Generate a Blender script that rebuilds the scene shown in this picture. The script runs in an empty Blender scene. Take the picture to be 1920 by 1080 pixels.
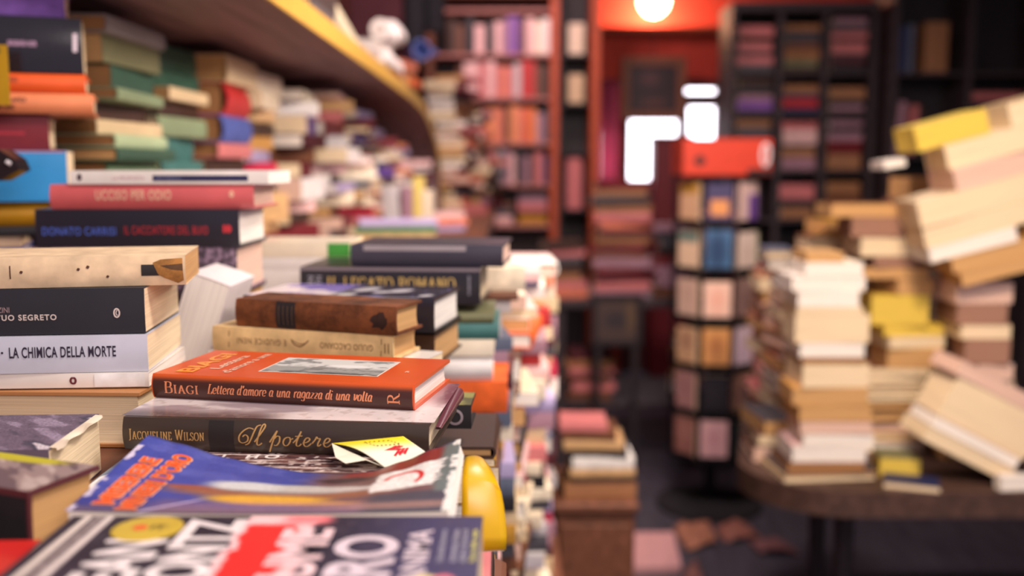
import bpy, math, random
import numpy as np
from mathutils import Vector, Matrix, Euler
from mathutils.bvhtree import BVHTree

SC = bpy.context.scene
COL = SC.collection
R = math.radians

# ------------------------------------------------------------------ camera
EYE = 1.55
PITCH = R(7.02)
FPX = 1867.0
cd = bpy.data.cameras.new('camera')
cd.sensor_width = 36.0
cd.lens = 36.0 * FPX / 1920.0
cd.clip_start = 0.05
cd.clip_end = 60
cd.dof.use_dof = True
cd.dof.focus_distance = 0.78
cd.dof.aperture_fstop = 3.0
cam = bpy.data.objects.new('camera', cd)
COL.objects.link(cam)
cam.location = (0, 0, EYE)
cam.rotation_euler = (math.pi / 2 - PITCH, 0, 0)
SC.camera = cam

# ------------------------------------------------------------------ world, lights, exposure
SC.view_settings.view_transform = 'Standard'
SC.view_settings.look = 'None'
SC.view_settings.gamma = 1.0
SC.view_settings.use_curve_mapping = False
SC.view_settings.exposure = 0.0
world = bpy.data.worlds.new('world')
SC.world = world
world.use_nodes = True
bg = world.node_tree.nodes['Background']
bg.inputs[0].default_value = (0.66, 0.60, 0.76, 1)
bg.inputs[1].default_value = 0.55


def area(name, loc, aim, size, energy, col, shape='DISK', spread=None):
    d = bpy.data.lights.new(name, 'AREA')
    d.shape = shape
    d.size = size
    d.energy = energy
    d.color = col
    if spread:
        d.spread = R(spread)
    o = bpy.data.objects.new(name, d)
    COL.objects.link(o)
    o.location = loc
    o.rotation_euler = (Vector(aim) - Vector(loc)).to_track_quat('-Z', 'Y').to_euler()
    return o


area('ceiling_light_over_counter', (0.60, 0.55, 2.70), (-0.15, 0.85, 1.3), 0.40, 25, (1.0, 0.88, 0.80))
area('fill_light_behind_camera', (0.55, -0.70, 2.20), (-0.1, 1.2, 1.3), 0.9, 21, (1.0, 0.85, 0.80))  # soft fill added to brighten the faces turned to the camera
area('hanging_light_in_aisle', (0.72, 1.75, 2.10), (-0.6, 2.1, 1.5), 0.25, 12, (1.0, 0.84, 0.74), spread=120)
area('ceiling_light_over_table', (0.85, 1.25, 2.70), (1.2, 2.5, 1.0), 0.35, 17, (1.0, 0.77, 0.60), spread=110)
area('ceiling_light_by_shelf', (0.30, 2.85, 2.85), (-0.45, 3.3, 1.6), 0.35, 33, (1.0, 0.82, 0.80))
area('fill_light_for_rack', (0.55, 2.90, 2.75), (0.95, 4.6, 0.9), 0.3, 7.5, (1.0, 0.74, 0.68), spread=90)  # extra light put in to brighten the covers in the rack
area('ceiling_light_at_back', (0.1, 5.1, 2.9), (-0.1, 6.2, 1.8), 0.4, 22, (1.0, 0.66, 0.66))

# ------------------------------------------------------------------ helpers: pixels of the 1920x1080 frame to the place
def _ray(px, py):
    u = (px - 960) / FPX
    v = (540 - py) / FPX
    return u, math.cos(PITCH) + v * math.sin(PITCH), -math.sin(PITCH) + v * math.cos(PITCH)


def wp(px, py, Y):
    u, fy, fz = _ray(px, py)
    t = Y / fy
    return Vector((u * t, Y, EYE + fz * t))


def wz(px, py, z):
    u, fy, fz = _ray(px, py)
    t = (z - EYE) / fz
    return Vector((u * t, fy * t, z))


def lin(c):
    return tuple(((x / 255) / 12.92 if x / 255 <= 0.04045 else ((x / 255 + 0.055) / 1.055) ** 2.4) for x in c)


# ------------------------------------------------------------------ materials
MATS = {}


def mat(key, rgb, kind='paper', rough=None, emit=0.0):
    k = (key, kind)
    if k in MATS:
        return MATS[k]
    m = bpy.data.materials.new(key.replace(' ', '_') + '_' + kind)
    m.use_nodes = True
    nt = m.node_tree
    n, l = nt.nodes, nt.links
    b = n['Principled BSDF']
    c = lin(rgb)
    b.inputs['Specular IOR Level'].default_value = 0.35
    tc = n.new('ShaderNodeTexCoord')
    mp = n.new('ShaderNodeMapping')
    l.new(tc.outputs['Object'], mp.inputs['Vector'])
    nz = n.new('ShaderNodeTexNoise')
    l.new(mp.outputs[0], nz.inputs['Vector'])
    rp = n.new('ShaderNodeValToRGB')
    l.new(nz.outputs['Fac'], rp.inputs[0])
    e = rp.color_ramp.elements

    def ramp(lo, hi, f0, f1):
        e[0].position, e[1].position = lo, hi
        e[0].color = tuple(min(1, x * f0) for x in c) + (1,)
        e[1].color = tuple(min(1, x * f1) for x in c) + (1,)
    r = {'paper': .5, 'cloth': .85, 'gloss': .22, 'page': .9, 'wood': .55, 'metal': .35, 'plain': .6, 'plaster': .8, 'film': .12}.get(kind, .6)
    if kind == 'page':
        mp.inputs['Scale'].default_value = (6, 6, 1100)
        nz.inputs['Scale'].default_value = 1.0
        nz.inputs['Detail'].default_value = 2.0
        ramp(.34, .64, .84, 1.04)
    elif kind == 'wood':
        mp.inputs['Scale'].default_value = (40, 3, 40)
        nz.inputs['Scale'].default_value = 1.0
        nz.inputs['Detail'].default_value = 5.0
        ramp(.3, .7, .62, 1.25)
    elif kind == 'cloth':
        nz.inputs['Scale'].default_value = 45
        nz.inputs['Detail'].default_value = 8
        ramp(.3, .75, .72, 1.2)
    elif kind == 'plaster':
        nz.inputs['Scale'].default_value = 3
        nz.inputs['Detail'].default_value = 8
        ramp(.3, .75, .75, 1.12)
    elif kind == 'worn':
        nz.inputs['Scale'].default_value = 28
        nz.inputs['Detail'].default_value = 10
        nz.inputs['Roughness'].default_value = .75
        ramp(.38, .62, .35, 1.25)
        r = .7
    elif kind == 'speck':
        nz.inputs['Scale'].default_value = 130
        nz.inputs['Detail'].default_value = 6
        ramp(.42, .6, .3, 1.5)
    else:
        nz.inputs['Scale'].default_value = 22
        nz.inputs['Detail'].default_value = 4
        ramp(.3, .75, .88, 1.06)
    l.new(rp.outputs[0], b.inputs['Base Color'])
    b.inputs['Roughness'].default_value = rough if rough is not None else r
    if kind == 'metal':
        b.inputs['Metallic'].default_value = 0.6
    if kind in ('gloss', 'film'):
        b.inputs['Specular IOR Level'].default_value = 0.55
    if kind in ('cloth', 'wood', 'plaster', 'page'):
        bp = n.new('ShaderNodeBump')
        bp.inputs['Strength'].default_value = .25
        bp.inputs['Distance'].default_value = .001
        l.new(nz.outputs['Fac'], bp.inputs['Height'])
        l.new(bp.outputs[0], b.inputs['Normal'])
    if emit:
        b.inputs['Emission Color'].default_value = c + (1,)
        b.inputs['Emission Strength'].default_value = emit
    MATS[k] = m
    return m


def art_mat(rough=.35):
    k = ('art', rough)
    if k in MATS:
        return MATS[k]
    m = bpy.data.materials.new('printed_cover')
    m.use_nodes = True
    n, l = m.node_tree.nodes, m.node_tree.links
    b = n['Principled BSDF']
    a = n.new('ShaderNodeAttribute')
    a.attribute_name = 'art'
    l.new(a.outputs['Color'], b.inputs['Base Color'])
    b.inputs['Roughness'].default_value = rough
    b.inputs['Specular IOR Level'].default_value = .4
    MATS[k] = m
    return m


PAL = {
    'cream': (236, 219, 190), 'white': (238, 232, 226), 'ivory': (240, 226, 200), 'tan': (205, 165, 115), 'golden tan': (214, 160, 88),
    'ochre': (190, 140, 50), 'yellow': (225, 190, 50), 'pale yellow': (232, 208, 110), 'orange': (226, 98, 38), 'pale orange': (232, 150, 100),
    'red': (190, 48, 48), 'dark red': (110, 28, 36), 'maroon': (80, 30, 38), 'crimson': (205, 45, 80), 'pink': (224, 130, 130), 'pale pink': (232, 190, 186),
    'rose': (205, 120, 120), 'mauve': (165, 125, 140), 'lavender': (178, 165, 205), 'purple': (96, 68, 140), 'violet': (130, 85, 165),
    'blue': (82, 98, 170), 'navy': (38, 44, 84), 'sky blue': (70, 150, 205), 'teal': (64, 112, 108), 'dark green': (48, 82, 66),
    'green': (92, 128, 92), 'sage green': (132, 150, 116), 'pale green': (170, 190, 150), 'bright green': (66, 150, 60), 'olive': (112, 112, 80),
    'grey': (140, 134, 134), 'pale grey': (196, 190, 190), 'dark grey': (72, 70, 76), 'black': (34, 32, 38), 'brown': (110, 68, 46),
    'dark brown': (66, 44, 36), 'light brown': (160, 112, 76), 'salmon': (222, 128, 100), 'beige': (214, 190, 150), 'slate': (92, 100, 120),
}


def pm(name, kind='paper'):
    return mat(name, PAL[name], kind)


PAGE = {'w': mat('white_pages', (244, 236, 224), 'page'), 'c': mat('cream_pages', (236, 214, 176), 'page'),
        't': mat('tan_pages', (205, 160, 105), 'page'), 'b': mat('brown_pages', (165, 118, 74), 'page'),
        'y': mat('yellow_pages', (226, 196, 84), 'page'), 'p': mat('pinkish_pages', (226, 190, 170), 'page'),
        'd': mat('dim_pages', (160, 120, 100), 'page')}


# ------------------------------------------------------------------ meshes and objects
def mesh(name, V, F, ms, fm=None, smooth=None):
    me = bpy.data.meshes.new(name)
    me.from_pydata([tuple(v) for v in V], [], F)
    for m in (ms if isinstance(ms, (list, tuple)) else [ms]):
        me.materials.append(m)
    if fm is not None:
        me.polygons.foreach_set('material_index', fm)
    if smooth:
        me.polygons.foreach_set('use_smooth', [True] * len(me.polygons))
        me.set_sharp_from_angle(angle=R(smooth))
    me.update()
    return me


def link(name, me, parent=None, loc=None, rot=None):
    o = bpy.data.objects.new(name, me)
    COL.objects.link(o)
    if parent:
        o.parent = parent
    if loc is not None:
        o.location = loc
    if rot is not None:
        o.rotation_euler = rot
    return o


def obj(name, V, F, m, parent=None, smooth=None, fm=None):
    return link(name, mesh(name, V, F, m, fm, smooth), parent)


USED = set()


def tag(o, label, cat, group=None):
    for a, b in ((' from the top', ' from top'), (' the ', ' ')):
        if len(label.split()) > 16:
            label = label.replace(a, b)
    assert label not in USED, label
    USED.add(label)
    o['label'] = label
    o['category'] = cat
    if group:
        o['group'] = group
    return o


def thing(name, label, cat, loc=(0, 0, 0), rot=(0, 0, 0), group=None):
    o = bpy.data.objects.new(name, None)
    o.empty_display_size = .05
    COL.objects.link(o)
    o.location = loc
    o.rotation_euler = rot
    return tag(o, label, cat, group)


class G:
    """collects boxes, tubes, lathes into one vertex/face list"""
    def __init__(s):
        s.V, s.F = [], []

    def add(s, V, F):
        k = len(s.V)
        s.V += [Vector(v) for v in V]
        s.F += [[i + k for i in f] for f in F]
        return s

    def box(s, a, b, bev=0.0, M=None):
        (x0, y0, z0), (x1, y1, z1) = a, b
        if bev <= 0:
            V = [(x, y, z) for x in (x0, x1) for y in (y0, y1) for z in (z0, z1)]
            F = [[0, 1, 3, 2], [4, 6, 7, 5], [0, 4, 5, 1], [2, 3, 7, 6], [0, 2, 6, 4], [1, 5, 7, 3]]
        else:
            c = bev
            V, F = [], []
            lv = [(z0, c), (z0 + c, 0), (z1 - c, 0), (z1, c)]
            for z, i in lv:
                for x, y in ((x0 + i, y0 + i + c), (x0 + i + c, y0 + i), (x1 - i - c, y0 + i), (x1 - i, y0 + i + c),
                             (x1 - i, y1 - i - c), (x1 - i - c, y1 - i), (x0 + i + c, y1 - i), (x0 + i, y1 - i - c)):
                    V.append((x, y, z))
            for j in range(3):
                for q in range(8):
                    F.append([j * 8 + q, j * 8 + (q + 1) % 8, j * 8 + 8 + (q + 1) % 8, j * 8 + 8 + q])
            F += [[7, 6, 5, 4, 3, 2, 1, 0], list(range(24, 32))]
        if M:
            V = [M @ Vector(v) for v in V]
        return s.add(V, F)

    def tube(s, pts, r, n=10, caps=True):
        pts = [Vector(p) for p in pts]
        V, F = [], []
        for i, p in enumerate(pts):
            d = (pts[min(i + 1, len(pts) - 1)] - pts[max(i - 1, 0)]).normalized()
            a = d.orthogonal().normalized()
            if i and (a.dot(pa) < 0.9):
                a = (pa - d * pa.dot(d)).normalized()
            pa = a
            b = d.cross(a)
            rr = r[i] if isinstance(r, (list, tuple)) else r
            V += [p + (a * math.cos(2 * math.pi * k / n) + b * math.sin(2 * math.pi * k / n)) * rr for k in range(n)]
        for i in range(len(pts) - 1):
            for k in range(n):
                F.append([i * n + k, i * n + (k + 1) % n, i * n + n + (k + 1) % n, i * n + n + k])
        if caps:
            F += [list(range(n))[::-1], list(range((len(pts) - 1) * n, len(pts) * n))]
        return s.add(V, F)

    def lathe(s, prof, n=24, c=(0, 0, 0)):
        V, F = [], []
        for r_, z in prof:
            V += [(c[0] + r_ * math.cos(2 * math.pi * k / n), c[1] + r_ * math.sin(2 * math.pi * k / n), c[2] + z) for k in range(n)]
        for i in range(len(prof) - 1):
            for k in range(n):
                F.append([i * n + k, i * n + (k + 1) % n, i * n + n + (k + 1) % n, i * n + n + k])
        F += [list(range(n))[::-1], list(range((len(prof) - 1) * n, len(prof) * n))]
        return s.add(V, F)

    def prism(s, poly, z0, z1):
        n = len(poly)
        V = [(x, y, z0) for x, y in poly] + [(x, y, z1) for x, y in poly]
        F = [list(range(n))[::-1], list(range(n, 2 * n))] + [[i, (i + 1) % n, n + (i + 1) % n, n + i] for i in range(n)]
        return s.add(V, F)

    def obj(s, name, m, parent=None, smooth=None):
        return obj(name, s.V, s.F, m, parent, smooth)


# ------------------------------------------------------------------ lettering
_TX = {}


def text2d(s, bold=0.0, shear=0.0, space=1.0):
    k = (s, bold, shear, space)
    if k in _TX:
        return _TX[k]
    c = bpy.data.curves.new('lettering', 'FONT')
    c.body = s
    c.offset = bold
    c.shear = shear
    c.space_character = space
    c.resolution_u = 4
    o = bpy.data.objects.new('lettering', c)
    COL.objects.link(o)
    dg = bpy.context.evaluated_depsgraph_get()
    dg.update()
    me = bpy.data.meshes.new_from_object(o.evaluated_get(dg))
    V = [(v.co.x, v.co.y) for v in me.vertices]
    F = [list(p.vertices) for p in me.polygons]
    bpy.data.objects.remove(o)
    bpy.data.curves.remove(c)
    bpy.data.meshes.remove(me)
    _TX[k] = (V, F)
    return _TX[k]


# a small hand of letters drawn with a broad pen: '~' strokes are curves, the number pairs are x,y on a unit cap height
SERIF = {
    'I': (.42, ['.21,0 .21,1', '.06,0 .36,0', '.06,1 .36,1']),
    'L': (.66, ['.2,0 .2,1', '.05,1 .37,1', '.05,0 .58,0 .62,.22']),
    'E': (.68, ['.2,0 .2,1', '.05,1 .55,1 .58,.8', '.05,0 .58,0 .63,.22', '.2,.52 .48,.52']),
    'A': (.84, ['.42,1 .14,0', '.42,1 .70,0', '.24,.34 .58,.34', '.02,0 .26,0', '.56,0 .84,0']),
    'G': (.86, ['~.74,.76 .66,.94 .46,1 .22,.9 .09,.5 .22,.1 .46,0 .64,.06 .72,.16', '.72,.1 .72,.42', '.56,.42 .86,.42']),
    'T': (.74, ['.37,0 .37,1', '.22,0 .52,0', '.05,.8 .07,1 .67,1 .69,.8']),
    'O': (.9, ['~.45,1 .2,.9 .08,.5 .2,.1 .45,0 .7,.1 .82,.5 .7,.9 .45,1']),
    'Q': (.9, ['~.45,1 .2,.9 .08,.5 .2,.1 .45,0 .7,.1 .82,.5 .7,.9 .45,1', '~.42,.04 .6,-.12 .95,-.2']),
    'R': (.8, ['.2,0 .2,1', '.05,0 .35,0', '~.05,1 .44,1 .62,.88 .62,.64 .44,.52 .2,.52', '.4,.52 .68,0 .84,0']),
    'M': (1.02, ['.2,0 .2,1', '.2,1 .51,.06', '.51,.06 .82,1', '.82,1 .82,0', '.06,0 .34,0', '.68,0 .96,0', '.06,1 .2,1', '.82,1 .96,1']),
    'N': (.88, ['.18,0 .18,1', '.18,1 .7,0', '.7,0 .7,1', '.05,0 .32,0', '.56,1 .84,1', '.05,1 .18,1']),
    'B': (.72, ['.2,0 .2,1', '~.05,1 .42,1 .58,.9 .58,.64 .42,.54 .2,.54', '~.2,.54 .46,.54 .64,.44 .64,.12 .44,0 .05,0']),
    'J': (.5, ['~.3,1 .3,.2 .24,-.08 .06,-.16', '.12,1 .46,1']),
    'C': (.8, ['~.72,.76 .64,.94 .46,1 .22,.9 .09,.5 .22,.1 .46,0 .64,.06 .74,.24']),
    'U': (.84, ['~.18,1 .18,.3 .26,.06 .44,0 .62,.06 .7,.3 .7,1', '.04,1 .33,1', '.56,1 .84,1']),
    'W': (1.15, ['.1,1 .34,0', '.34,0 .58,.94', '.58,.94 .82,0', '.82,0 1.05,1', '0,1 .22,1', '.48,1 .68,1', '.94,1 1.16,1']),
    'S': (.62, ['~.52,.8 .48,.95 .3,1 .12,.9 .12,.68 .3,.54 .48,.42 .54,.2 .42,.03 .26,0 .1,.08 .07,.24']),
    'D': (.86, ['.2,0 .2,1', '~.05,1 .42,1 .66,.9 .78,.5 .66,.1 .42,0 .05,0']),
    'V': (.84, ['.12,1 .42,0', '.42,0 .72,1', '0,1 .26,1', '.58,1 .84,1']),
    'Z': (.7, ['.1,.8 .1,1 .6,1 .08,0 .62,0 .64,.22']),
    'l': (.32, ['~.14,1 .14,.15 .2,0 .3,.06', '.04,1 .14,1']),
    'e': (.5, ['~.08,.32 .42,.36 .4,.56 .26,.66 .1,.54 .06,.3 .14,.06 .28,0 .44,.1']),
    't': (.36, ['~.16,.88 .14,.2 .2,.02 .34,.08', '.02,.64 .32,.64']),
    'r': (.42, ['.14,0 .14,.62', '~.14,.42 .22,.58 .32,.66 .4,.58', '.04,.62 .14,.62']),
    'a': (.54, ['~.42,.5 .3,.66 .14,.6 .06,.3 .12,.04 .26,.02 .42,.22', '~.43,.64 .4,.16 .44,.01 .54,.06']),
    'd': (.54, ['~.42,.5 .3,.66 .14,.6 .06,.3 .12,.04 .26,.02 .42,.22', '~.45,1 .41,.16 .45,.01 .54,.06', '.34,1 .45,1']),
    'm': (.84, ['.12,0 .12,.64', '~.12,.4 .24,.62 .36,.62 .4,.45 .4,0', '~.4,.4 .54,.62 .66,.62 .7,.4 .7,.12 .74,0 .84,.06', '.03,.62 .12,.62']),
    'n': (.58, ['.12,0 .12,.64', '~.12,.4 .26,.62 .38,.62 .43,.42 .43,.12 .47,0 .57,.06', '.03,.62 .12,.62']),
    'u': (.58, ['~.03,.62 .12,.62 .12,.2 .2,.0 .34,.06 .44,.3', '~.45,.64 .43,.14 .48,0 .57,.06']),
    'o': (.52, ['~.26,.66 .12,.58 .06,.32 .13,.06 .26,0 .4,.08 .46,.34 .39,.6 .26,.66']),
    'g': (.54, ['~.42,.5 .3,.66 .14,.6 .06,.32 .12,.1 .26,.08 .42,.24', '~.44,.64 .42,-.1 .32,-.3 .16,-.3 .06,-.2']),
    'z': (.46, ['.08,.62 .4,.62 .06,.02 .4,.02']),
    'i': (.3, ['~.12,.64 .12,.14 .17,.0 .28,.06', '.03,.62 .12,.62', '.12,.84 .13,.92']),
    'v': (.5, ['~.04,.6 .12,.64 .18,.04', '~.18,.04 .34,.2 .44,.5 .38,.66']),
    'p': (.56, ['.14,-.32 .14,.64', '~.14,.46 .28,.66 .42,.6 .48,.34 .4,.06 .26,0 .14,.16']),
    "'": (.2, ['~.1,1 .13,.88 .08,.76']),
    ' ': (.34, []),
}
SCRIPT = {
    'I': (.66, ['~.62,.95 .36,1.02 .08,.86 -.12,.56 -.1,.24 .1,.12 .34,.24 .36,.5 .2,.62 .06,.5', '~.98,1.2 .78,1.12 .66,.8 .54,.38 .42,.1 .24,0']),
    'l': (.42, ['~.02,.2 .3,.68 .5,1.1 .44,1.26 .32,1.1 .2,.5 .16,.1 .26,0 .44,.14']),
    'p': (.62, ['~.02,.2 .2,.58 .34,.86', '~.36,.9 .2,.3 .02,-.44', '~.2,.36 .38,.58 .54,.54 .54,.24 .4,.02 .26,.04']),
    'o': (.56, ['~.3,.54 .14,.44 .08,.2 .18,.02 .34,.06 .46,.3 .42,.5 .3,.54', '~.42,.46 .5,.42 .6,.48']),
    't': (.42, ['~.0,.2 .22,.5 .38,.9', '~.38,.9 .2,.3 .2,.04 .34,.02 .46,.16', '.08,.6 .48,.64']),
    'e': (.5, ['~.04,.2 .3,.28 .42,.44 .32,.54 .18,.46 .1,.2 .18,.02 .34,.02 .52,.2']),
    'r': (.48, ['~.0,.2 .16,.44 .22,.6 .3,.5 .42,.5 .32,.2 .34,.03 .5,.16']),
    ' ': (.3, []),
}


def catmull(P, n=6):
    out = []
    for i in range(len(P) - 1):
        p0, p1, p2, p3 = P[max(i - 1, 0)], P[i], P[i + 1], P[min(i + 2, len(P) - 1)]
        for k in range(n):
            t = k / n
            out.append(tuple(.5 * (2 * p1[j] + (p2[j] - p0[j]) * t + (2 * p0[j] - 5 * p1[j] + 4 * p2[j] - p3[j]) * t * t
                                   + (3 * p1[j] - p0[j] - 3 * p2[j] + p3[j]) * t ** 3) for j in range(len(p1))))
    out.append(tuple(P[-1]))
    return out


def ribbon(P, V, F, thick, thin):
    n = len(P)
    k0 = len(V)
    for i in range(n):
        a, b = P[max(i - 1, 0)], P[min(i + 1, n - 1)]
        dx, dy = b[0] - a[0], b[1] - a[1]
        q = math.hypot(dx, dy) or 1
        w = (thin + (thick - thin) * abs(dy / q) ** 1.3) / 2
        nx, ny = -dy / q * w, dx / q * w
        V += [(P[i][0] + nx, P[i][1] + ny), (P[i][0] - nx, P[i][1] - ny)]
    for i in range(n - 1):
        F.append([k0 + 2 * i, k0 + 2 * i + 1, k0 + 2 * i + 3, k0 + 2 * i + 2])


def pen2d(s, font, thick=.13, thin=.05, slant=0.0, caps=1.0, smallcaps=None, gap=.06):
    V, F = [], []
    x = 0.0
    first = True
    for ch in s:
        sc = 1.0
        if smallcaps and not first and ch != ' ':
            sc = smallcaps
        g = font.get(ch) or font.get(ch.upper())
        for st in g[1]:
            cv = st[0] == '~'
            P = [tuple(float(q) for q in w.split(',')) for w in st.lstrip('~').split()]
            if cv:
                P = catmull(P, 5)
            else:
                P = [(p[0] + (q[0] - p[0]) * k / 6, p[1] + (q[1] - p[1]) * k / 6) for p, q in zip(P, P[1:]) for k in range(6)] + [P[-1]]
            P = [(x + (p[0] + slant * p[1]) * sc, p[1] * sc) for p in P]
            ribbon(P, V, F, thick * sc ** .5, thin)
        x += (g[0] + gap) * sc
        first = ch == ' '
    return V, F


def fit(t2, x0, x1, y0, y1, turn=False, keep=None):
    V, F = t2
    xs, ys = [v[0] for v in V], [v[1] for v in V]
    if keep:
        ys = [keep[0], keep[1]]
    a, b, c, d = min(xs), max(xs), min(ys), max(ys)
    out = []
    for x, y in V:
        u, v = (x - a) / (b - a), (y - c) / (d - c)
        if turn:
            u, v = 1 - u, 1 - v
        out.append((x0 + (x1 - x0) * u, y0 + (y1 - y0) * v))
    return out, F


def finer(V, F, n=2):
    for _ in range(n):
        V2, F2, mid = list(V), [], {}

        def m_(a, b):
            k = (min(a, b), max(a, b))
            if k not in mid:
                mid[k] = len(V2)
                V2.append(((V[a][0] + V[b][0]) / 2, (V[a][1] + V[b][1]) / 2))
            return mid[k]
        for f in F:
            for j in range(1, len(f) - 1):
                a, b, c = f[0], f[j], f[j + 1]
                x, y, z = m_(a, b), m_(b, c), m_(c, a)
                F2 += [[a, x, z], [x, b, y], [z, y, c], [x, y, z]]
        V, F = V2, F2
    return V, F


def put2d(name, t2, fn, m, parent, fine=0):
    V, F = finer(*t2, fine) if fine else t2
    return obj(name, [fn(x, y) for x, y in V], F, m, parent)


# ------------------------------------------------------------------ printed pictures
def vnoise(x, y, seed=0, oct=4, rough=.5):
    x, y = np.asarray(x, float), np.asarray(y, float)
    out, amp, tot = np.zeros(np.broadcast(x, y).shape), 1.0, 0.0

    def h(i, j, s):
        q = np.sin(i * 127.1 + j * 311.7 + s * 74.7) * 43758.5453
        return q - np.floor(q)
    for o in range(oct):
        i, j = np.floor(x), np.floor(y)
        f, g = x - i, y - j
        f, g = f * f * (3 - 2 * f), g * g * (3 - 2 * g)
        s = seed + o * 13
        out = out + amp * ((h(i, j, s) * (1 - f) + h(i + 1, j, s) * f) * (1 - g) + (h(i, j + 1, s) * (1 - f) + h(i + 1, j + 1, s) * f) * g)
        tot += amp
        amp *= rough
        x, y = x * 2, y * 2
    return out / tot


def sstep(a, b, x):
    t = np.clip((x - a) / (b - a), 0, 1)
    return t * t * (3 - 2 * t)


def ell(u, v, cu, cv, ru, rv, soft=.15):
    d = np.sqrt(((u - cu) / ru) ** 2 + ((v - cv) / rv) ** 2)
    return 1 - sstep(1 - soft, 1 + soft, d)


class Paint:
    def __init__(s, u, v, base):
        s.u, s.v = u, v
        s.c = np.zeros(u.shape + (3,)) + np.array(base, float)

    def over(s, mask, rgb):
        m = np.clip(mask, 0, 1)[..., None]
        s.c = s.c * (1 - m) + np.asarray(rgb, float) * m
        return s

    def rect(s, u0, u1, v0, v1, rgb, soft=.004):
        return s.over(sstep(u0 - soft, u0 + soft, s.u) * (1 - sstep(u1 - soft, u1 + soft, s.u)) * sstep(v0 - soft, v0 + soft, s.v) * (1 - sstep(v1 - soft, v1 + soft, s.v)), rgb)

    def grain(s, n, k):
        s.c = s.c * (1 + (n[..., None] - .5) * k)
        return s


def sheet(name, surf, paint, parent, nu=160, nv=110, rough=.35, m=None, thick=0.0):
    """a printed sheet: surf(u,v) gives its place, paint(u,v) its print"""
    U, Vv = np.meshgrid(np.linspace(0, 1, nu), np.linspace(0, 1, nv))
    V = [tuple(surf(float(U[j, i]), float(Vv[j, i]))) for j in range(nv) for i in range(nu)]
    F = [[j * nu + i, j * nu + i + 1, j * nu + nu + i + 1, j * nu + nu + i] for j in range(nv - 1) for i in range(nu - 1)]
    me = mesh(name, V, F, m or art_mat(rough), smooth=60)
    if paint:
        c = np.clip(paint(U, Vv) / 255, 0, 1)
        c = np.where(c <= .04045, c / 12.92, ((c + .055) / 1.055) ** 2.4).reshape(-1, 3)
        a = me.color_attributes.new('art', 'FLOAT_COLOR', 'POINT')
        a.data.foreach_set('color', np.hstack([c, np.ones((len(c), 1))]).astype(np.float32).ravel())
    o = link(name, me, parent)
    if thick:
        s = o.modifiers.new('thickness', 'SOLIDIFY')
        s.thickness = thick
        s.offset = -1
    return o


# ------------------------------------------------------------------ books
def spine_y(z, T, b):
    return b * (2 * z / T - 1) ** 2


def cover_geo(L, W, T, hard, b, nseg=1):
    t = min(.0026, T * .2) if hard else .0007
    k = 8 if b > .0012 else 4
    out = [(W, T), (b + .003, T)] + [(spine_y(T * (1 - i / k), T, b), T * (1 - i / k)) for i in range(k + 1)] + [(b + .003, 0), (W, 0)]
    inn = []
    for y, z in out:
        zi = min(max(z, t), T - t)
        inn.append((y if y > b + .004 else max(y, 0) + t, zi))
    n = len(out)
    V, F = [], []
    for s in range(nseg + 1):
        x = -L / 2 + L * s / nseg
        V += [(x, y, z) for y, z in out] + [(x, y, z) for y, z in inn]
    m = 2 * n
    for s in range(nseg):
        a, c = s * m, (s + 1) * m
        for i in range(n - 1):
            F.append([a + i, c + i, c + i + 1, a + i + 1])
            F.append([a + n + i, a + n + i + 1, c + n + i + 1, c + n + i])
        F.append([a, a + n, c + n, c])
        F.append([a + n - 1, c + n - 1, c + 2 * n - 1, a + 2 * n - 1])
    for a, fl in ((0, 0), (nseg * m, 1)):
        for i in range(n - 1):
            q = [a + i, a + i + 1, a + n + i + 1, a + n + i]
            F.append(q[::-1] if fl else q)
    return V, F


def page_geo(L, W, T, hard, b, nseg=1):
    t = min(.0026, T * .2) if hard else .0007
    ov = .0035 if hard else .0004
    y0, y1 = b + t, W - ov
    cc = .003 if hard else .0004
    pr = [(y0, t), (y1, t), (y1 - cc * .8, T * .3), (y1 - cc, T * .5), (y1 - cc * .8, T * .7), (y1, T - t), (y0, T - t)]
    n = len(pr)
    V, F = [], []
    for s in range(nseg + 1):
        x = (-L / 2 + ov) + (L - 2 * ov) * s / nseg
        V += [(x, y, z) for y, z in pr]
    for s in range(nseg):
        a, c = s * n, (s + 1) * n
        for i in range(n):
            j = (i + 1) % n
            F.append([a + i, a + j, c + j, c + i])
    F += [list(range(n))[::-1], list(range(nseg * n, nseg * n + n))]
    return V, F


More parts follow.
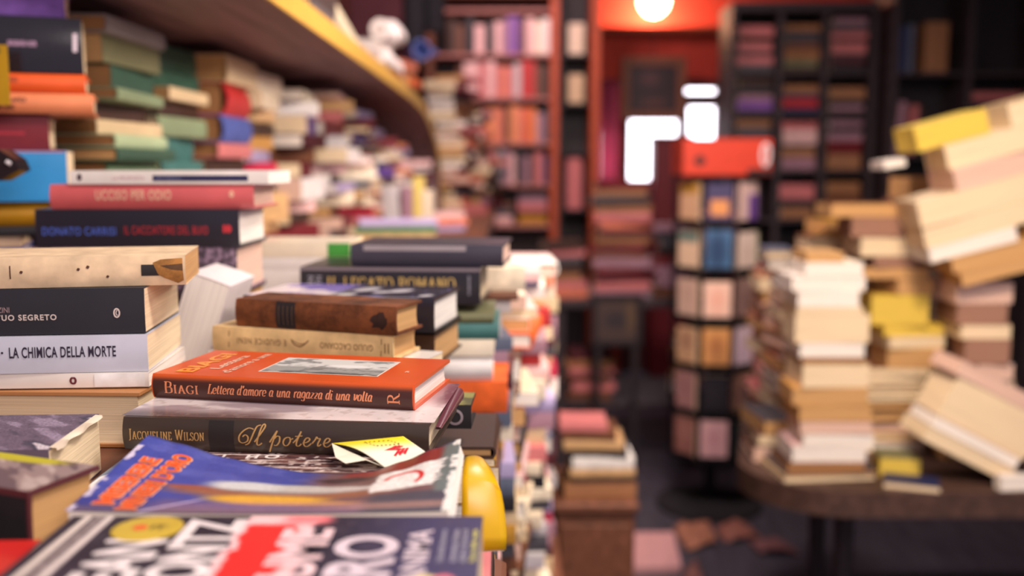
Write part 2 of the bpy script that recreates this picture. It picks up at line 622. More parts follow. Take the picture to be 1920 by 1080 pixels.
class Book:
    def __init__(s, name, label, loc, yaw, L, W, T, cov, pages='c', hard=True, b=.001, tilt=(0, 0), group=None, warp=None, nseg=1, cat='book', rot=None):
        s.L, s.W, s.T, s.b = L, W, T, b
        s.root = thing(name, label, cat, loc, rot or (R(tilt[0]), R(tilt[1]), R(yaw)), group)
        w = warp or (lambda p: p)
        s.w = w
        V, F = cover_geo(L, W, T, hard, b, nseg)
        s.cover = obj('cover', [w(Vector(v)) for v in V], F, cov, s.root, smooth=40)
        V, F = page_geo(L, W, T, hard, b, nseg)
        s.pages = obj('page_block', [w(Vector(v)) for v in V], F, PAGE[pages] if isinstance(pages, str) else pages, s.root)

    def on_spine(s, name, t2, x0, x1, z0, z1, m, turn=False, keep=None, part=None):
        return put2d(name, fit(t2, x0, x1, z0, z1, turn, keep), lambda x, z: s.w(Vector((x, spine_y(z, s.T, s.b) - .0004, z))), m, part or s.root, fine=2 if s.b > .0025 and len(t2[0]) < 1200 else 0)

    def on_top(s, name, t2, x0, x1, y0, y1, m, part=None, along=False, dz=.0003):
        """lettering on the upper board; along=True: lines run from the spine to the fore edge, their heads to -x"""
        if along:
            V, F = fit(t2, y0, y1, x0, x1)
            V = [(-v[1], v[0]) for v in V]
            return put2d(name, (V, F), lambda x, y: s.w(Vector((x, y, s.T + dz))), m, part or s.root)
        return put2d(name, fit(t2, x0, x1, y0, y1), lambda x, y: s.w(Vector((x, y, s.T + dz))), m, part or s.root)

    def patch(s, name, x0, x1, z0, z1, m, n=10, part=None, dz=.00025):
        V, F = [], []
        for i in range(n + 1):
            z = z0 + (z1 - z0) * i / n
            V += [s.w(Vector((x, spine_y(z, s.T, s.b) - dz, z))) for x in (x0, x1)]
        F = [[2 * i, 2 * i + 1, 2 * i + 3, 2 * i + 2] for i in range(n)]
        return obj(name, V, F, m, part or s.root, smooth=60)

    def picture(s, name, x0, x1, y0, y1, paint, nu=150, nv=100, rough=.35, dz=.0002):
        return sheet(name, lambda u, v: s.w(Vector((x0 + (x1 - x0) * u, y0 + (y1 - y0) * v, s.T + dz))), paint, s.root, nu, nv, rough)


def spine_at(name, label, a, c, z, W, T, cov, pages='c', **k):
    """a book whose spine runs from point a to point c (left to right as the camera sees it)"""
    dx, dy = c[0] - a[0], c[1] - a[1]
    return Book(name, label, ((a[0] + c[0]) / 2, (a[1] + c[1]) / 2, z), math.degrees(math.atan2(dy, dx)), math.hypot(dx, dy), W, T, cov, pages, **k)


# ------------------------------------------------------------------ the setting
def setting(o):
    o['kind'] = 'structure'
    return o


floor_m = mat('dark_floorboards', (74, 70, 80), 'wood')
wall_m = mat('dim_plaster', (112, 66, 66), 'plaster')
red_m = mat('red_painted_plaster', (214, 80, 64), 'plaster')
dark_m = mat('dark_stained_wood', (62, 52, 56), 'wood')
mid_m = mat('brown_wood', (116, 72, 52), 'wood')
orange_m = mat('orange_brown_wood', (186, 84, 50), 'wood')
black_m = mat('black_metal', (34, 32, 36), 'metal')

setting(G().box((-1.25, -.8, -.05), (3.3, 7.6, 0)).obj('floor', floor_m))
setting(G().box((-1.25, .9, 3.0), (3.3, 7.6, 3.06)).obj('ceiling', mat('dark_ceiling', (70, 66, 78), 'plaster')))
setting(G().box((-1.25, -.8, 0), (-1.15, 7.5, 3.0)).obj('wall_left', wall_m))
setting(G().box((3.2, 1.6, 0), (3.3, 7.5, 3.0)).obj('wall_right', wall_m))
# back wall with the opening of a glazed door
DX0, DX1, DZ1 = .80, 1.52, 2.16
g = G()
setting(G().box((-1.25, 7.3, 0), (.45, 7.42, 3.0)).obj('wall_back_left', mat('mauve_plaster', (128, 78, 88), 'plaster')))
g.box((.45, 7.3, 0), (DX0, 7.42, 3.0)).box((DX1, 7.3, 0), (3.3, 7.42, 3.0)).box((DX0, 7.3, DZ1), (DX1, 7.42, 3.0))
setting(g.obj('wall_back', red_m))
g = G()
for a, b in (((DX0, 7.27, .02), (DX0 + .05, 7.4, DZ1)), ((DX1 - .05, 7.27, .02), (DX1, 7.4, DZ1)), ((DX0 + .05, 7.27, 2.10), (DX1 - .05, 7.4, DZ1)),
             ((DX0 + .05, 7.29, 1.97), (DX1 - .05, 7.38, 2.065)), ((1.20, 7.29, 1.40), (1.275, 7.38, 1.97)), ((DX0 + .05, 7.29, .02), (DX1 - .05, 7.38, 1.40)), ((1.275, 7.29, 1.40), (DX1 - .05, 7.38, 1.73))):
    g.box(a, b, .004)
door = setting(g.obj('door_1', mat('door_dark_red_wood', (88, 40, 44), 'wood')))
day = mat('daylit_glass', (250, 244, 255), 'plain', emit=6.0)
for nm, a, b in (('upper_pane', (DX0 + .05, 7.345, 2.065), (DX1 - .05, 7.352, 2.10)), ('pane', (DX0 + .05, 7.345, 1.40), (1.20, 7.352, 1.97)), ('pane', (1.275, 7.345, 1.73), (DX1 - .05, 7.352, 1.97))):
    setting(G().box(a, b).obj(nm, day, door))
setting(G().box((.50, 7.0, 2.475), (1.62, 7.3, 2.50), .004).obj('trim_1', orange_m))

# the long counter the books are heaped on
ct = thing('display_counter', 'long dark wooden counter buried under the heap of books beside the aisle', 'counter', (-.5, .3, 0))
inv = Matrix.Translation((.5, -.3, 0))
CT = 1.315


def cpart(name, m, *boxes):
    g = G()
    for a, b in boxes:
        g.box(a, b, .004, inv)
    return g.obj(name, m, ct)


cpart('body', dark_m, ((-1.14, .30, 0), (-.085, .86, CT - .02)), ((-1.14, .86, 0), (-.135, 1.2, CT - .02)), ((-1.14, 1.2, 0), (-.25, 2.45, CT - .02)), ((-1.14, 2.45, 0), (-.1, 5.9, CT - .02)))
cpart('worktop', mid_m, ((-1.14, .30, CT - .02), (-.075, .86, CT)), ((-1.14, .86, CT - .02), (-.125, 1.2, CT)), ((-1.14, 1.2, CT - .02), (-.24, 2.45, CT)), ((-1.14, 2.45, CT - .02), (-.09, 5.9, CT)))
cpart('lower_ledge', mid_m, ((-.085, .30, 0), (-.005, .86, 1.2)), ((-.135, .86, 0), (-.0, 1.2, .98)), ((-.25, 1.2, 0), (.075, 1.75, .62)), ((-.25, 1.75, 0), (.115, 2.45, .62)))

# ------------------------------------------------------------------ foreground heap, front to back
serif_gold = mat('gold_foil', (196, 154, 96), 'plain', .45)


def nse(u, v, a, b, s, o=4):
    return vnoise(u * a, v * b, s, o)


# -- front book with fat white title
def koontz_paint(u, v):
    p = Paint(u, v, (44, 40, 52))
    p.over(sstep(.55, .95, u) * .9, (74, 70, 104))
    n = nse(u, v, 60, 14, 3)
    p.over((n > .6) * .35, (80, 70, 84))
    # pale double stripe down the head of the cover
    p.rect(.030, .050, 0, 1, (226, 212, 200)).rect(.056, .082, 0, 1, (150, 136, 134)).rect(.084, .103, 0, 1, (226, 212, 204))
    p.over((nse(u, v, 90, 120, 5) > .55) * sstep(.056, .058, u) * (1 - sstep(.080, .082, u)) * .6, (70, 62, 66))
    # red splash with a white and pink torn border
    w = (nse(u, v, 3, 22, 9) - .5) * .05
    p.over(sstep(.425, .435, u + w) * (1 - sstep(.60, .62, u + w)), (245, 196, 196))
    p.over(sstep(.447, .455, u + w) * (1 - sstep(.565, .58, u + w * 1.4)) * (1 - sstep(.90, .93, v + w)), (238, 48, 46))
    p.over(sstep(.50, .55, u) * (1 - sstep(.62, .66, u)) * sstep(.88, .96, v) * .85, (244, 120, 124))
    # small yellow and pink picture near the foot
    p.over(ell(u, v, .88, .34, .06, .12), (238, 214, 150)).over(ell(u, v, .93, .36, .03, .1), (226, 120, 130))
    return p.grain(nse(u, v, 200, 140, 2), .25).c


KT = .041
kb = spine_at('paperback_book', 'large dark paperback with fat white title letters and red splash, at the front of the counter', (-.243, .385), (-.016, .385), CT + .001, .147, KT,
              mat('dark_novel_cover', (52, 48, 66), 'gloss'), 'c', hard=False, b=.0006)
kx = lambda X: X - (-.1295)          # place's X to the book's own x
kpic = kb.picture('cover_picture', -.1134, .1134, .0005, .1468, koontz_paint, 300, 190, .3)
ttl = mat('white_title_ink', (240, 228, 226), 'gloss', .35)


def kline(txt, x0, x1, y0, y1, m=ttl, bold=.035):
    kb.on_top('title_lettering', text2d(txt, bold), -kx(x1), -kx(x0), y0 - .385, y1 - .385, m, along=True, dz=.0006)


kline('DEAN', -.2095, -.1775, .418, .4965)
kline('KOONTZ', -.1755, -.1440, .402, .5265)
kline('IL FIUME', -.121, -.094, .388, .512, mat('pinkish_title_ink', (240, 206, 208), 'gloss', .35), .03)
kline('NERO', -.0905, -.0575, .400, .502, mat('lilac_title_ink', (226, 208, 216), 'gloss', .35), .03)
kline("DELL'ANIMA", -.0545, -.0415, .390, .510, mat('lilac_title_ink', (226, 208, 216), 'gloss', .35), .02)
small = mat('grey_small_print', (172, 168, 182), 'paper')
for i, (X, s, m) in enumerate(((-.0375, 'Una storia che non si', small), (-.0310, 'dimentica: il buio', small), (-.0262, 'dentro di noi e il', small), (-.0212, 'fiume della notte', mat('yellow_small_print', (214, 206, 120), 'paper')))):
    kb.on_top('small_print', text2d(s, .02), -kx(X + .0032), -kx(X), .467 - .385, .510 - .385, m, along=True, dz=.0006)
# gold seal
seal = G().lathe([(.0001, 0), (.0185, 0), (.0185, .0003), (.0165, .0006), (.0001, .0006)], 40)
so = seal.obj('gold_seal', mat('gold_seal_print', (206, 176, 66), 'gloss'), kb.root)
so.location = (kx(-.1945), .5120 - .385, KT + .0005)
Gs = G().lathe([(.0001, .0007), (.004, .0007), (.0001, .0009)], 16, (-.004, 0, 0)).obj('seal_dot', mat('seal_red', (224, 96, 50), 'paper'), so)
put2d('seal_lettering', fit(text2d('IT', .03), -.004, .004, -.003, .003), lambda x, y: Vector((x + .006, y, .0009)), mat('seal_ink', (90, 70, 40), 'paper'), so)

# -- blue illustrated paperback with a sagging cover
def back_z(u):
    pts = [(0, 1.367), (.1, 1.3615), (.25, 1.352), (.37, 1.3465), (.5, 1.3425), (.62, 1.3415), (.72, 1.344), (.82, 1.3515), (.92, 1.361), (1, 1.3675)]
    for (a, za), (b, zb) in zip(pts, pts[1:]):
        if u <= b:
            t = (u - a) / (b - a)
            return za + (zb - za) * (t * t * (3 - 2 * t) * .5 + t * .5)
    return pts[-1][1]


def blue_surf(u, v, dz=0.0):
    x0, x1 = -.2515 + .0025 * v, -.0355 + .001 * v
    zf = 1.3575 - .002 * math.sin(math.pi * u)
    w = v ** 1.35
    yb = .664 - .012 * u
    return Vector((x0 + (x1 - x0) * u, .541 + (yb - .541) * v, zf + (back_z(u) - zf) * w + dz))


def blue_paint(u, v):
    p = Paint(u, v, (62, 72, 152))
    n = nse(u, v, 14, 8, 1)
    p.over(sstep(.45, .75, n) * .55, (92, 98, 172)).over(sstep(.3, .0, v) * .5, (52, 46, 100))
    p.over(sstep(.5, .62, u) * .9, (120, 84, 76))
    p.over(sstep(.25, .05, v + (n - .5) * .1) * sstep(.16, .26, u), (128, 100, 130))
    p.over(sstep(.10, .02, v) * .7, (112, 92, 104))
    # brown arm and yellow cloth
    p.over(ell(u, v, .50, .36, .30, .10, .35), (150, 96, 70))
    p.over(ell(u, v, .27, .40, .09, .035, .3), (150, 84, 66))
    p.over(ell(u, v, .49, .245, .17, .075, .3), (222, 168, 58)).over(ell(u, v, .57, .17, .19, .03, .4), (206, 150, 96))
    # pale hat brim
    p.over(ell(u, v, .52, .48, .22, .11, .3), (190, 188, 180)).over(ell(u, v, .40, .50, .10, .09, .4), (206, 206, 204)).over(ell(u, v, .66, .49, .16, .05, .5), (196, 186, 178))
    p.over(ell(u, v, .50, .40, .20, .02, .5) * .7, (120, 104, 100))
    # pale streak lower left
    p.over((1 - sstep(.008, .02, np.abs(v - .02 - (u - .20) * 1.6))) * sstep(.18, .2, u) * (1 - sstep(.30, .34, u)), (184, 168, 200))
    p.over(sstep(.74, .8, u) * sstep(.32, .28, v) * .85, (72, 72, 84))
    p.over(ell(u, v, .86, .10, .2, .05, .5) * .6, (190, 140, 120))
    # dark red stripe along the far edge, grey-green corner
    p.over(sstep(.62, .66, u) * sstep(.76, .80, v + (n - .5) * .06), (134, 46, 44))
    p.over(ell(u, v, .66, .74, .08, .08, .4), (64, 44, 48))
    p.over(sstep(.93, .96, u + (n - .5) * .03) * sstep(.25, .3, v), (108, 116, 114))
    # torn white slip with small print
    w1, w2 = (nse(u, v, 40, 40, 6) - .5) * .03, (nse(u, v, 50, 50, 7) - .5) * .05
    slip = sstep(.755, .765, u + w1) * (1 - sstep(.945, .955, u + w2 - .05 * (v - .5))) * sstep(.34, .36, v + w2 * .6 - (u - .76) * .25) * (1 - sstep(.76, .78, v + w1))
    p.over(slip, (246, 240, 232))
    ln = (np.sin(v * 260) > .3) * (nse(u, v, 120, 30, 8) > .45)
    p.over(slip * ln * .35, (120, 116, 120))
    d = np.sqrt(((u - .845) / .055) ** 2 + ((v - .55) / .13) ** 2)
    th = np.arctan2(v - .55, (u - .845) * 2.2)
    p.over((1 - sstep(.09, .17, np.abs(d - 1))) * (th > -.8) * (th < 2.9), (206, 44, 44))
    # worn white scuffs on the edges
    p.over((u < .008 + .016 * nse(u, v, 3, 40, 21)) * (nse(u, v, 2, 9, 11) > .46), (204, 194, 214)).over((v > .975) * .5, (40, 44, 84))
    p.over((u > .992 - .02 * nse(u, v, 3, 30, 22)) * (nse(u, v, 2, 7, 12) > .42), (226, 222, 214))
    return p.grain(nse(u, v, 220, 140, 4), .3).c


bb = thing('paperback_book', 'blue illustrated paperback with orange title and curled sagging cover, on the front of the heap', 'book', (-.144, .60, 1.346))
off = -bb.location
sheet('front_cover', lambda u, v: blue_surf(u, v) + off, blue_paint, bb, 320, 190, .38, thick=.0006)
V, F = [], []
nu, nv = 40, 10
for lay, dz in enumerate((-.0010, -.0112)):
    for j in range(nv + 1):
        for i in range(nu + 1):
            u, v = .006 + .988 * i / nu, .006 + .988 * j / nv
            V.append(blue_surf(u, v, dz) + off + Vector((.0035 * lay * (1 if u > .5 else 0) * (u - .5) * 2, 0, 0)))
q = (nu + 1) * (nv + 1)
idx = lambda i, j, l: l * q + j * (nu + 1) + i
for j in range(nv):
    for i in range(nu):
        F.append([idx(i, j, 0), idx(i + 1, j, 0), idx(i + 1, j + 1, 0), idx(i, j + 1, 0)])
        F.append([idx(i, j, 1), idx(i, j + 1, 1), idx(i + 1, j + 1, 1), idx(i + 1, j, 1)])
for i in range(nu):
    F += [[idx(i, 0, 1), idx(i + 1, 0, 1), idx(i + 1, 0, 0), idx(i, 0, 0)], [idx(i, nv, 0), idx(i + 1, nv, 0), idx(i + 1, nv, 1), idx(i, nv, 1)]]
for j in range(nv):
    F += [[idx(0, j, 0), idx(0, j + 1, 0), idx(0, j + 1, 1), idx(0, j, 1)], [idx(nu, j, 1), idx(nu, j + 1, 1), idx(nu, j + 1, 0), idx(nu, j, 0)]]
obj('page_block', V, F, PAGE['w'], bb)
or_ink = mat('orange_title_ink', (236, 92, 40), 'gloss')
ol_ink = mat('peach_outline_ink', (248, 176, 130), 'gloss')


def blue_line(txt, u0, u1, v0, v1):
    for nm, bold, dz, m in (('title_outline', .075, .0004, ol_ink), ('title_lettering', .03, .0008, or_ink)):
        V, F = fit(text2d(txt, bold), v0 - (.008 if bold > .05 else 0), v1 + (.008 if bold > .05 else 0), 0, 1)
        e = .004 if bold > .05 else 0
        put2d(nm, (V, F), lambda a, b: blue_surf(u1 + e - (u1 - u0 + 2 * e) * b, a, dz) + off, m, bb)


blue_line('MISERERE', .050, .104, .08, .72)
blue_line("MINIERI D'ORO", .122, .178, .02, .84)

# -- cream book under the blue paperback
b = spine_at('hardback_book', 'small cream book with tiny red emblem, lying under the blue illustrated paperback', (-.243, .5465), (-.05, .548), CT + .001, .055, .0215, mat('cream_boards', (222, 190, 140), 'cloth'), 't', b=.0012)
b.on_spine('emblem', pen2d('S', SERIF, .2, .1), -.082, -.076, .007, .016, mat('red_emblem', (150, 50, 46), 'paper'))
b.patch('dark_band', -.0965, -.092, .001, .0205, mat('black_band', (40, 34, 34), 'paper'))

# -- grey-blue booklet and the streaked paperback below the brown gift book
b = spine_at('paperback_book', 'thin grey-blue booklet at the bottom, under the brown streaked paperback', (-.301, .690), (-.07, .690), CT + .001, .135, .009, mat('slate_cover', (120, 136, 150), 'gloss'), 'w', hard=False, b=.0005)


def streak_paint(u, v):
    p = Paint(u, v, (112, 76, 70))
    n = nse(u, v, 12, 60, 2)
    n2 = nse(u, v, 5, 80, 7)
    p.over(sstep(.5, .62, n), (70, 46, 50)).over(sstep(.58, .64, n2) * .9, (216, 196, 186)).over(sstep(.35, .2, u) * sstep(.3, .6, v), (214, 202, 194))
    p.over(sstep(.62, .66, nse(u, v, 40, 50, 9)) * .8, (230, 214, 204))
    return p.grain(nse(u, v, 160, 120, 3), .4).c


sb = spine_at('paperback_book', 'paperback with brown and white streaked cover, lying under the brown gift book', (-.262, .6685), (-.062, .6685), CT + .011, .16, .0125, mat('streaked_cover', (120, 84, 78), 'gloss'), 'c', hard=False, b=.0005)
sb.picture('cover_picture', -.0995, .0995, .001, .1595, streak_paint, 240, 200, .35)
sb.on_top('title_lettering', text2d('L   H O', .03), -.05, -.008, .034, .044, mat('white_print', (232, 222, 214), 'paper'))

pw = thing('paper_sheet', 'torn white page lying between the grey-violet paperback and the blue paperback', 'paper', (-.281, .70, CT + .0104))
G().prism([(-.018, -.040), (.012, -.044), (.016, -.010), (.013, .034), (-.006, .026), (-.0175, .000)], 0, .0006).obj('page', mat('torn_white_paper', (244, 240, 234), 'paper'), pw)

# -- folded yellow leaflet
lf = thing('leaflet', 'folded yellow and white leaflet with red scribble, on the brown streaked cover', 'leaflet', (-.095, .69, 1.3395))
o3 = -lf.location
A, B_, C_, D_ = wp(622, 831, .702), wp(756, 818, .694), wp(802, 850, .676), wp(721, 876, .668)
D_.z = max(D_.z, 1.3402)
E_ = wp(640, 858, .676)
E2 = wp(686, 861, .672)
E3 = wp(648, 869, .669)


def leaf_surf(u, v):
    p = (A * (1 - u) + B_ * u) * v + ((E2 * .62 + A * .38) * (1 - u) * 0 + (D_ * 1.0) * (1 - u) + C_ * u) * (1 - v)
    return p + Vector((0, 0, .004 * math.sin(math.pi * v) * (1 - u))) + o3


def leaf_paint(u, v):
    p = Paint(u, v, (244, 238, 214))
    return p.over(sstep(.30, .95, v), (240, 218, 44)).c


sheet('upper_leaf', leaf_surf, leaf_paint, lf, 40, 40, .4, thick=.0003)
fl = [A + o3, (A * .6 + D_ * .4) + o3, D_ + o3, E2 + o3 + Vector((0, 0, -.0006)), E3 + o3, E_ + o3 + Vector((-.004, 0, 0))]
obj('lower_leaf', fl, [[0, 5, 4, 3, 2, 1]], mat('leaflet_white', (240, 232, 208), 'paper'), lf)
red_ink, blk_ink = mat('red_ink', (204, 40, 52), 'paper'), mat('black_ink', (34, 30, 34), 'paper')
Vv, Ff = [], []
for k in range(5):
    x = .40 + k * .05
    ribbon([(x, .16 + .04 * (k % 2)), (x + .24 - k * .012, .30 + .05 * ((k + 1) % 2)), (x - .02, .36), (x + .24 - .02 * k, .46 + .03 * (k % 2))], Vv, Ff, .05, .03)
put2d('red_scribble', (Vv, Ff), lambda x, y: leaf_surf(x, y) + Vector((0, 0, .0006)), red_ink, lf)
Vv, Ff = [], []
for k in range(6):
    ribbon([(.34 + .07 * k, .80), (.37 + .07 * k, .80)], Vv, Ff, .02, .03)
    ribbon([(.38 + .07 * k, .56), (.41 + .07 * k, .56)], Vv, Ff, .02, .03)
for k in range(3):
    ribbon([(.34 + .01 * k, .76 - .07 * k), (.345 + .01 * k, .72 - .07 * k)], Vv, Ff, .016, .016)
    ribbon([(.72 + .02 * k, .76 - .07 * k), (.73 + .02 * k, .72 - .07 * k)], Vv, Ff, .016, .016)
put2d('dashed_print', (Vv, Ff), lambda x, y: leaf_surf(x, y) + Vector((0, 0, .0006)), blk_ink, lf)

# -- yellow booklet drooping over the edge
yb = thing('booklet', 'glossy yellow booklet bent over the counter edge beside the blue paperback', 'booklet', (-.02, .63, 1.33))
o4 = -yb.location
ypr = [(.702, 1.3405, -.0205), (.690, 1.3425, -.0185), (.675, 1.3435, -.0150), (.660, 1.3425, -.0115), (.6505, 1.3400, -.0090), (.6455, 1.3355, -.0072), (.6415, 1.3270, -.0055), (.6385, 1.3170, -.0042), (.6370, 1.3060, -.0036), (.6365, 1.2960, -.0040)]
for nm, dd, m in (('cover', 0, mat('yellow_gloss_cover', (218, 170, 14), 'gloss', .3)), ('page_block', .0012, PAGE['c'])):
    V, F = [], []
    for j, (y, z, xr) in enumerate(ypr):
        for k in range(7):
            t = k / 6
            x = -.0335 + (xr - dd + .0335) * t
            V.append(Vector((x, y + dd * .6 + .006 * t * t * (j > 4), z - dd - .003 * t ** 3 + .0015 * math.sin(2.2 * t + j * .5))) + o4)
    n = len(ypr)
    F = [[i * 7 + k, i * 7 + 7 + k, i * 7 + 8 + k, i * 7 + 1 + k] for i in range(n - 1) for k in range(6)]
    o = obj(nm, V, F, m, yb, smooth=20)
    s = o.modifiers.new('thickness', 'SOLIDIFY')
    s.thickness = .0006 if dd == 0 else .0025
    s.offset = -1

# -- brown gift book with script title
olive = mat('dark_olive_jacket', (62, 50, 42), 'gloss', .3)
JT = .0245
jb = spine_at('hardback_book', 'dark brown gift book with gold script title and grey photo jacket, under the orange hardback', wz(228, 783, CT + .0245 + .0245)[:2], wz(803, 797, CT + .0245 + .0245)[:2], CT + .0245, .138, JT, olive, 'c', b=.003)


def jw_paint(u, v):
    p = Paint(u, v, (222, 208, 204))
    n = nse(u, v, 4, 5, 2)
    p.over(sstep(.5, .7, n) * .8, (150, 132, 138)).over(sstep(.22, .03, v) * (1 - sstep(.42, .56, u)), (96, 80, 80))
    p.over(ell(u, v, .42, .62, .14, .25, .6) * .7, (110, 84, 96)).over(sstep(.9, .99, u) * sstep(.3, .6, v), (120, 74, 84))
    p.over((nse(u, v, 50, 20, 5) > .66) * .3, (160, 140, 130))
    return p.c


jb.picture('jacket_picture', -.1185, .1185, .006, .1375, jw_paint, 160, 100, .25)
jb.on_spine('author_lettering', pen2d('JACQUELINE WILSON', SERIF, .15, .06, smallcaps=.78), -.1105, -.0525, .0078, .0160, serif_gold, keep=(-.1, 1.0))
jb.patch('dark_spine_band', -.0490, -.0300, .0006, .0235, mat('black_band', (40, 34, 34), 'paper'))
jb.on_spine('title_lettering', pen2d('Il potere', SCRIPT, .085, .045, .12), -.0265, .0440, .0004, .0222, serif_gold)
# curled jacket flap at the right end
V, F = [], []
cv = catmull([(-.004, -.001), (.0035, -.002), (.006, .003), (.004, .0085), (-.003, .0105)], 4)
for i, (x, z) in enumerate(cv):
    for k in range(6):
        V.append((.119 + x * (.5 + .5 * k / 5) - .002, .03 + .1 * k / 5, .0235 + z * (.15 + .85 * k / 5) - .010))
F = [[i * 6 + k, i * 6 + k + 1, i * 6 + 7 + k, i * 6 + 6 + k] for i in range(len(cv) - 1) for k in range(5)]
obj('jacket_flap', V, F, mat('maroon_flap', (110, 62, 72), 'gloss'), jb.root, smooth=70)

# -- orange hardback
OT = .0195
org = mat('orange_jacket', (214, 84, 32), 'gloss', .28)
ob = spine_at('hardback_book', 'orange hardback with dark spine and small landscape photo on its cover', wz(285, 746, CT + .0495)[:2], wz(776, 771, CT + .0495)[:2], CT + .0495, .106, OT, org, 'w', b=.0030)


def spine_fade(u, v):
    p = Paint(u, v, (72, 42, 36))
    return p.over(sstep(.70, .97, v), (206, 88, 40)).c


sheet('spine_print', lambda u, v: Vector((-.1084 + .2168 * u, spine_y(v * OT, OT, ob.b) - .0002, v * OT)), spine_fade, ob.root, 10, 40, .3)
peach = mat('peach_ink', (226, 142, 100), 'plain', .4)
ob.on_spine('author_lettering', pen2d('BIAGI', SERIF, .15, .05, smallcaps=.74), -.0985, -.0690, .0048, .0138, peach, keep=(0, 1.0))
ob.on_spine('title_lettering', pen2d("Lettera d'amore a una ragazza di una volta", SERIF, .19, .05, .26, gap=.03), -.0610, .0770, .0036, .0134, peach, keep=(-.3, 1.0))
ob.on_spine('publisher_mark', (lambda t: ([(-v[1], v[0]) for v in t[0]], t[1]))(pen2d('R', SERIF, .14, .08)), .0885, .0985, .0046, .0132, peach)
ob.on_top('author_on_cover', text2d('BIAGI', .04), .080, .096, .012, .092, mat('amber_ink', (246, 150, 40), 'gloss'), along=True)
ob.on_top('title_on_cover', text2d('Lettera', .03), .065, .074, .028, .086, mat('pale_peach_ink', (246, 190, 160), 'gloss'), along=True)
ob.on_top('title_on_cover', text2d("d'amore a una", .03), .050, .059, .016, .097, mat('pale_peach_ink', (246, 190, 160), 'gloss'), along=True)
ob.on_top('small_mark', text2d('R', .03), .088, .092, .045, .051, mat('pale_peach_ink', (246, 190, 160), 'gloss'))


def photo_paint(u, v):
    p = Paint(u, v, (216, 216, 210))
    n = nse(u, v, 9, 7, 3)
    p.over(sstep(.5, .36, v + (n - .5) * .3) * .75, (136, 140, 136)).over(sstep(.55, .7, n) * .6, (96, 100, 100)).over(ell(u, v, .66, .55, .2, .1, .4), (232, 232, 228))
    p.over(sstep(.2, .06, v) * sstep(.3, .5, n) * .8, (70, 74, 76))
    e = np.minimum(np.minimum(u, 1 - u) * 1.8, np.minimum(v, 1 - v))
    return p.over(1 - sstep(.02, .03, e), (244, 226, 208)).c


ob.picture('cover_photo', -.030, .072, .026, .086, photo_paint, 120, 80, .25)

# ------------------------------------------------------------------ second row of the heap
D1L, D1R = (-.3100, .990), (-.0900, .922)


def d1(fl, fr):
    """a spine line of this pile between two pixel columns"""
    f = lambda px: (lambda t: (D1L[0] + (D1R[0] - D1L[0]) * t, D1L[1] + (D1R[1] - D1L[1]) * t))(((px - 960) / FPX * .965 - D1L[0]) / (D1R[0] - D1L[0]))
    return f(fl), f(fr)


a, c = d1(372, 770)
b = spine_at('hardback_book', 'dark brown hardback at the bottom of the pile, hidden behind the orange hardback', a, c, CT + .001, .070, .024, pm('dark brown', 'cloth'), 't', b=.002)
a, c = d1(366, 788)
b = spine_at('paperback_book', 'white paperback with black capitals, just behind the orange hardback', a, c, CT + .026, .066, .0235, mat('white_gloss_cover', (236, 228, 218), 'gloss'), 'c', hard=False, b=.0006)
b.on_spine('title_lettering', text2d('SANGUE NELLE VENE IN', .05), -.106, -.024, .0060, .0125, blk_ink)
b.patch('bare_page_edges', -.018, .112, .0008, .0215, PAGE['c'])
a, c = d1(377, 742)
cb = spine_at('hardback_book', 'cream clothbound book lying upside down, its printed spine text turned over', a, c, CT + .0505, .066, .0245, mat('cream_cloth_spine', (228, 194, 138), 'worn2' if False else 'cloth'), 't', b=.0012)
ink = mat('faded_brown_ink', (120, 84, 50), 'paper')
cb.on_spine('author_lettering', text2d('GIULIO CACCIANO', .0, 0, 1.1), .022, .078, .0085, .0145, ink, turn=True)
cb.on_spine('title_lettering', text2d('E GIUDICE NENI', .0, 0, 1.2), -.070, -.015, .0085, .0145, ink, turn=True)
Vv, Ff = [], []
ribbon(catmull([(-.009, .0145), (-.006, .011), (0, .009), (.005, .0115), (.0095, .0155)], 5), Vv, Ff, .001, .0012)
ribbon(catmull([(-.010, .0160), (-.004, .0125), (.002, .0115), (.0085, .0135)], 5), Vv, Ff, .0005, .0008)
for x in (-.080, .086):
    ribbon([(x, .004), (x + .0008, .0205)], Vv, Ff, .0009, .0009)
put2d('spine_ornament', (Vv, Ff), lambda x, z: Vector((x, spine_y(z, cb.T, cb.b) - .0004, z)), ink, cb.root)
cb.on_spine('spine_number', text2d('11', .02), .090, .0945, .007, .0165, ink)
a, c = d1(422, 752)
lb = spine_at('hardback_book', 'small worn brown leather book with black title label, on the cream book', a, c, CT + .0755, .058, .0275, mat('worn_brown_leather', (116, 66, 36), 'worn'), 't', b=.0025)
lb.root.rotation_euler.z -= R(3)
lb.patch('title_label', -.0420, -.0205, .0007, .0268, mat('black_label', (40, 34, 36), 'cloth'))
for k in range(4):
    lb.patch('gilt_rule', -.0390 + k * .005, -.0384 + k * .005, .004, .023, mat('dull_gilt', (108, 80, 60), 'paper'), dz=.0005)
Vv = [(.0715 + .0085 * math.cos(k * .3927) * (1 + .35 * math.sin(k * 2.7)), .0135 + .0075 * math.sin(k * .3927) * (1 + .3 * math.cos(k * 1.9))) for k in range(16)]
put2d('burnt_stain', (Vv, [list(range(16))]), lambda x, z: Vector((x, spine_y(z, lb.T, lb.b) - .0004, z)), mat('burnt_ornament', (52, 32, 26), 'worn'), lb.root, fine=2)

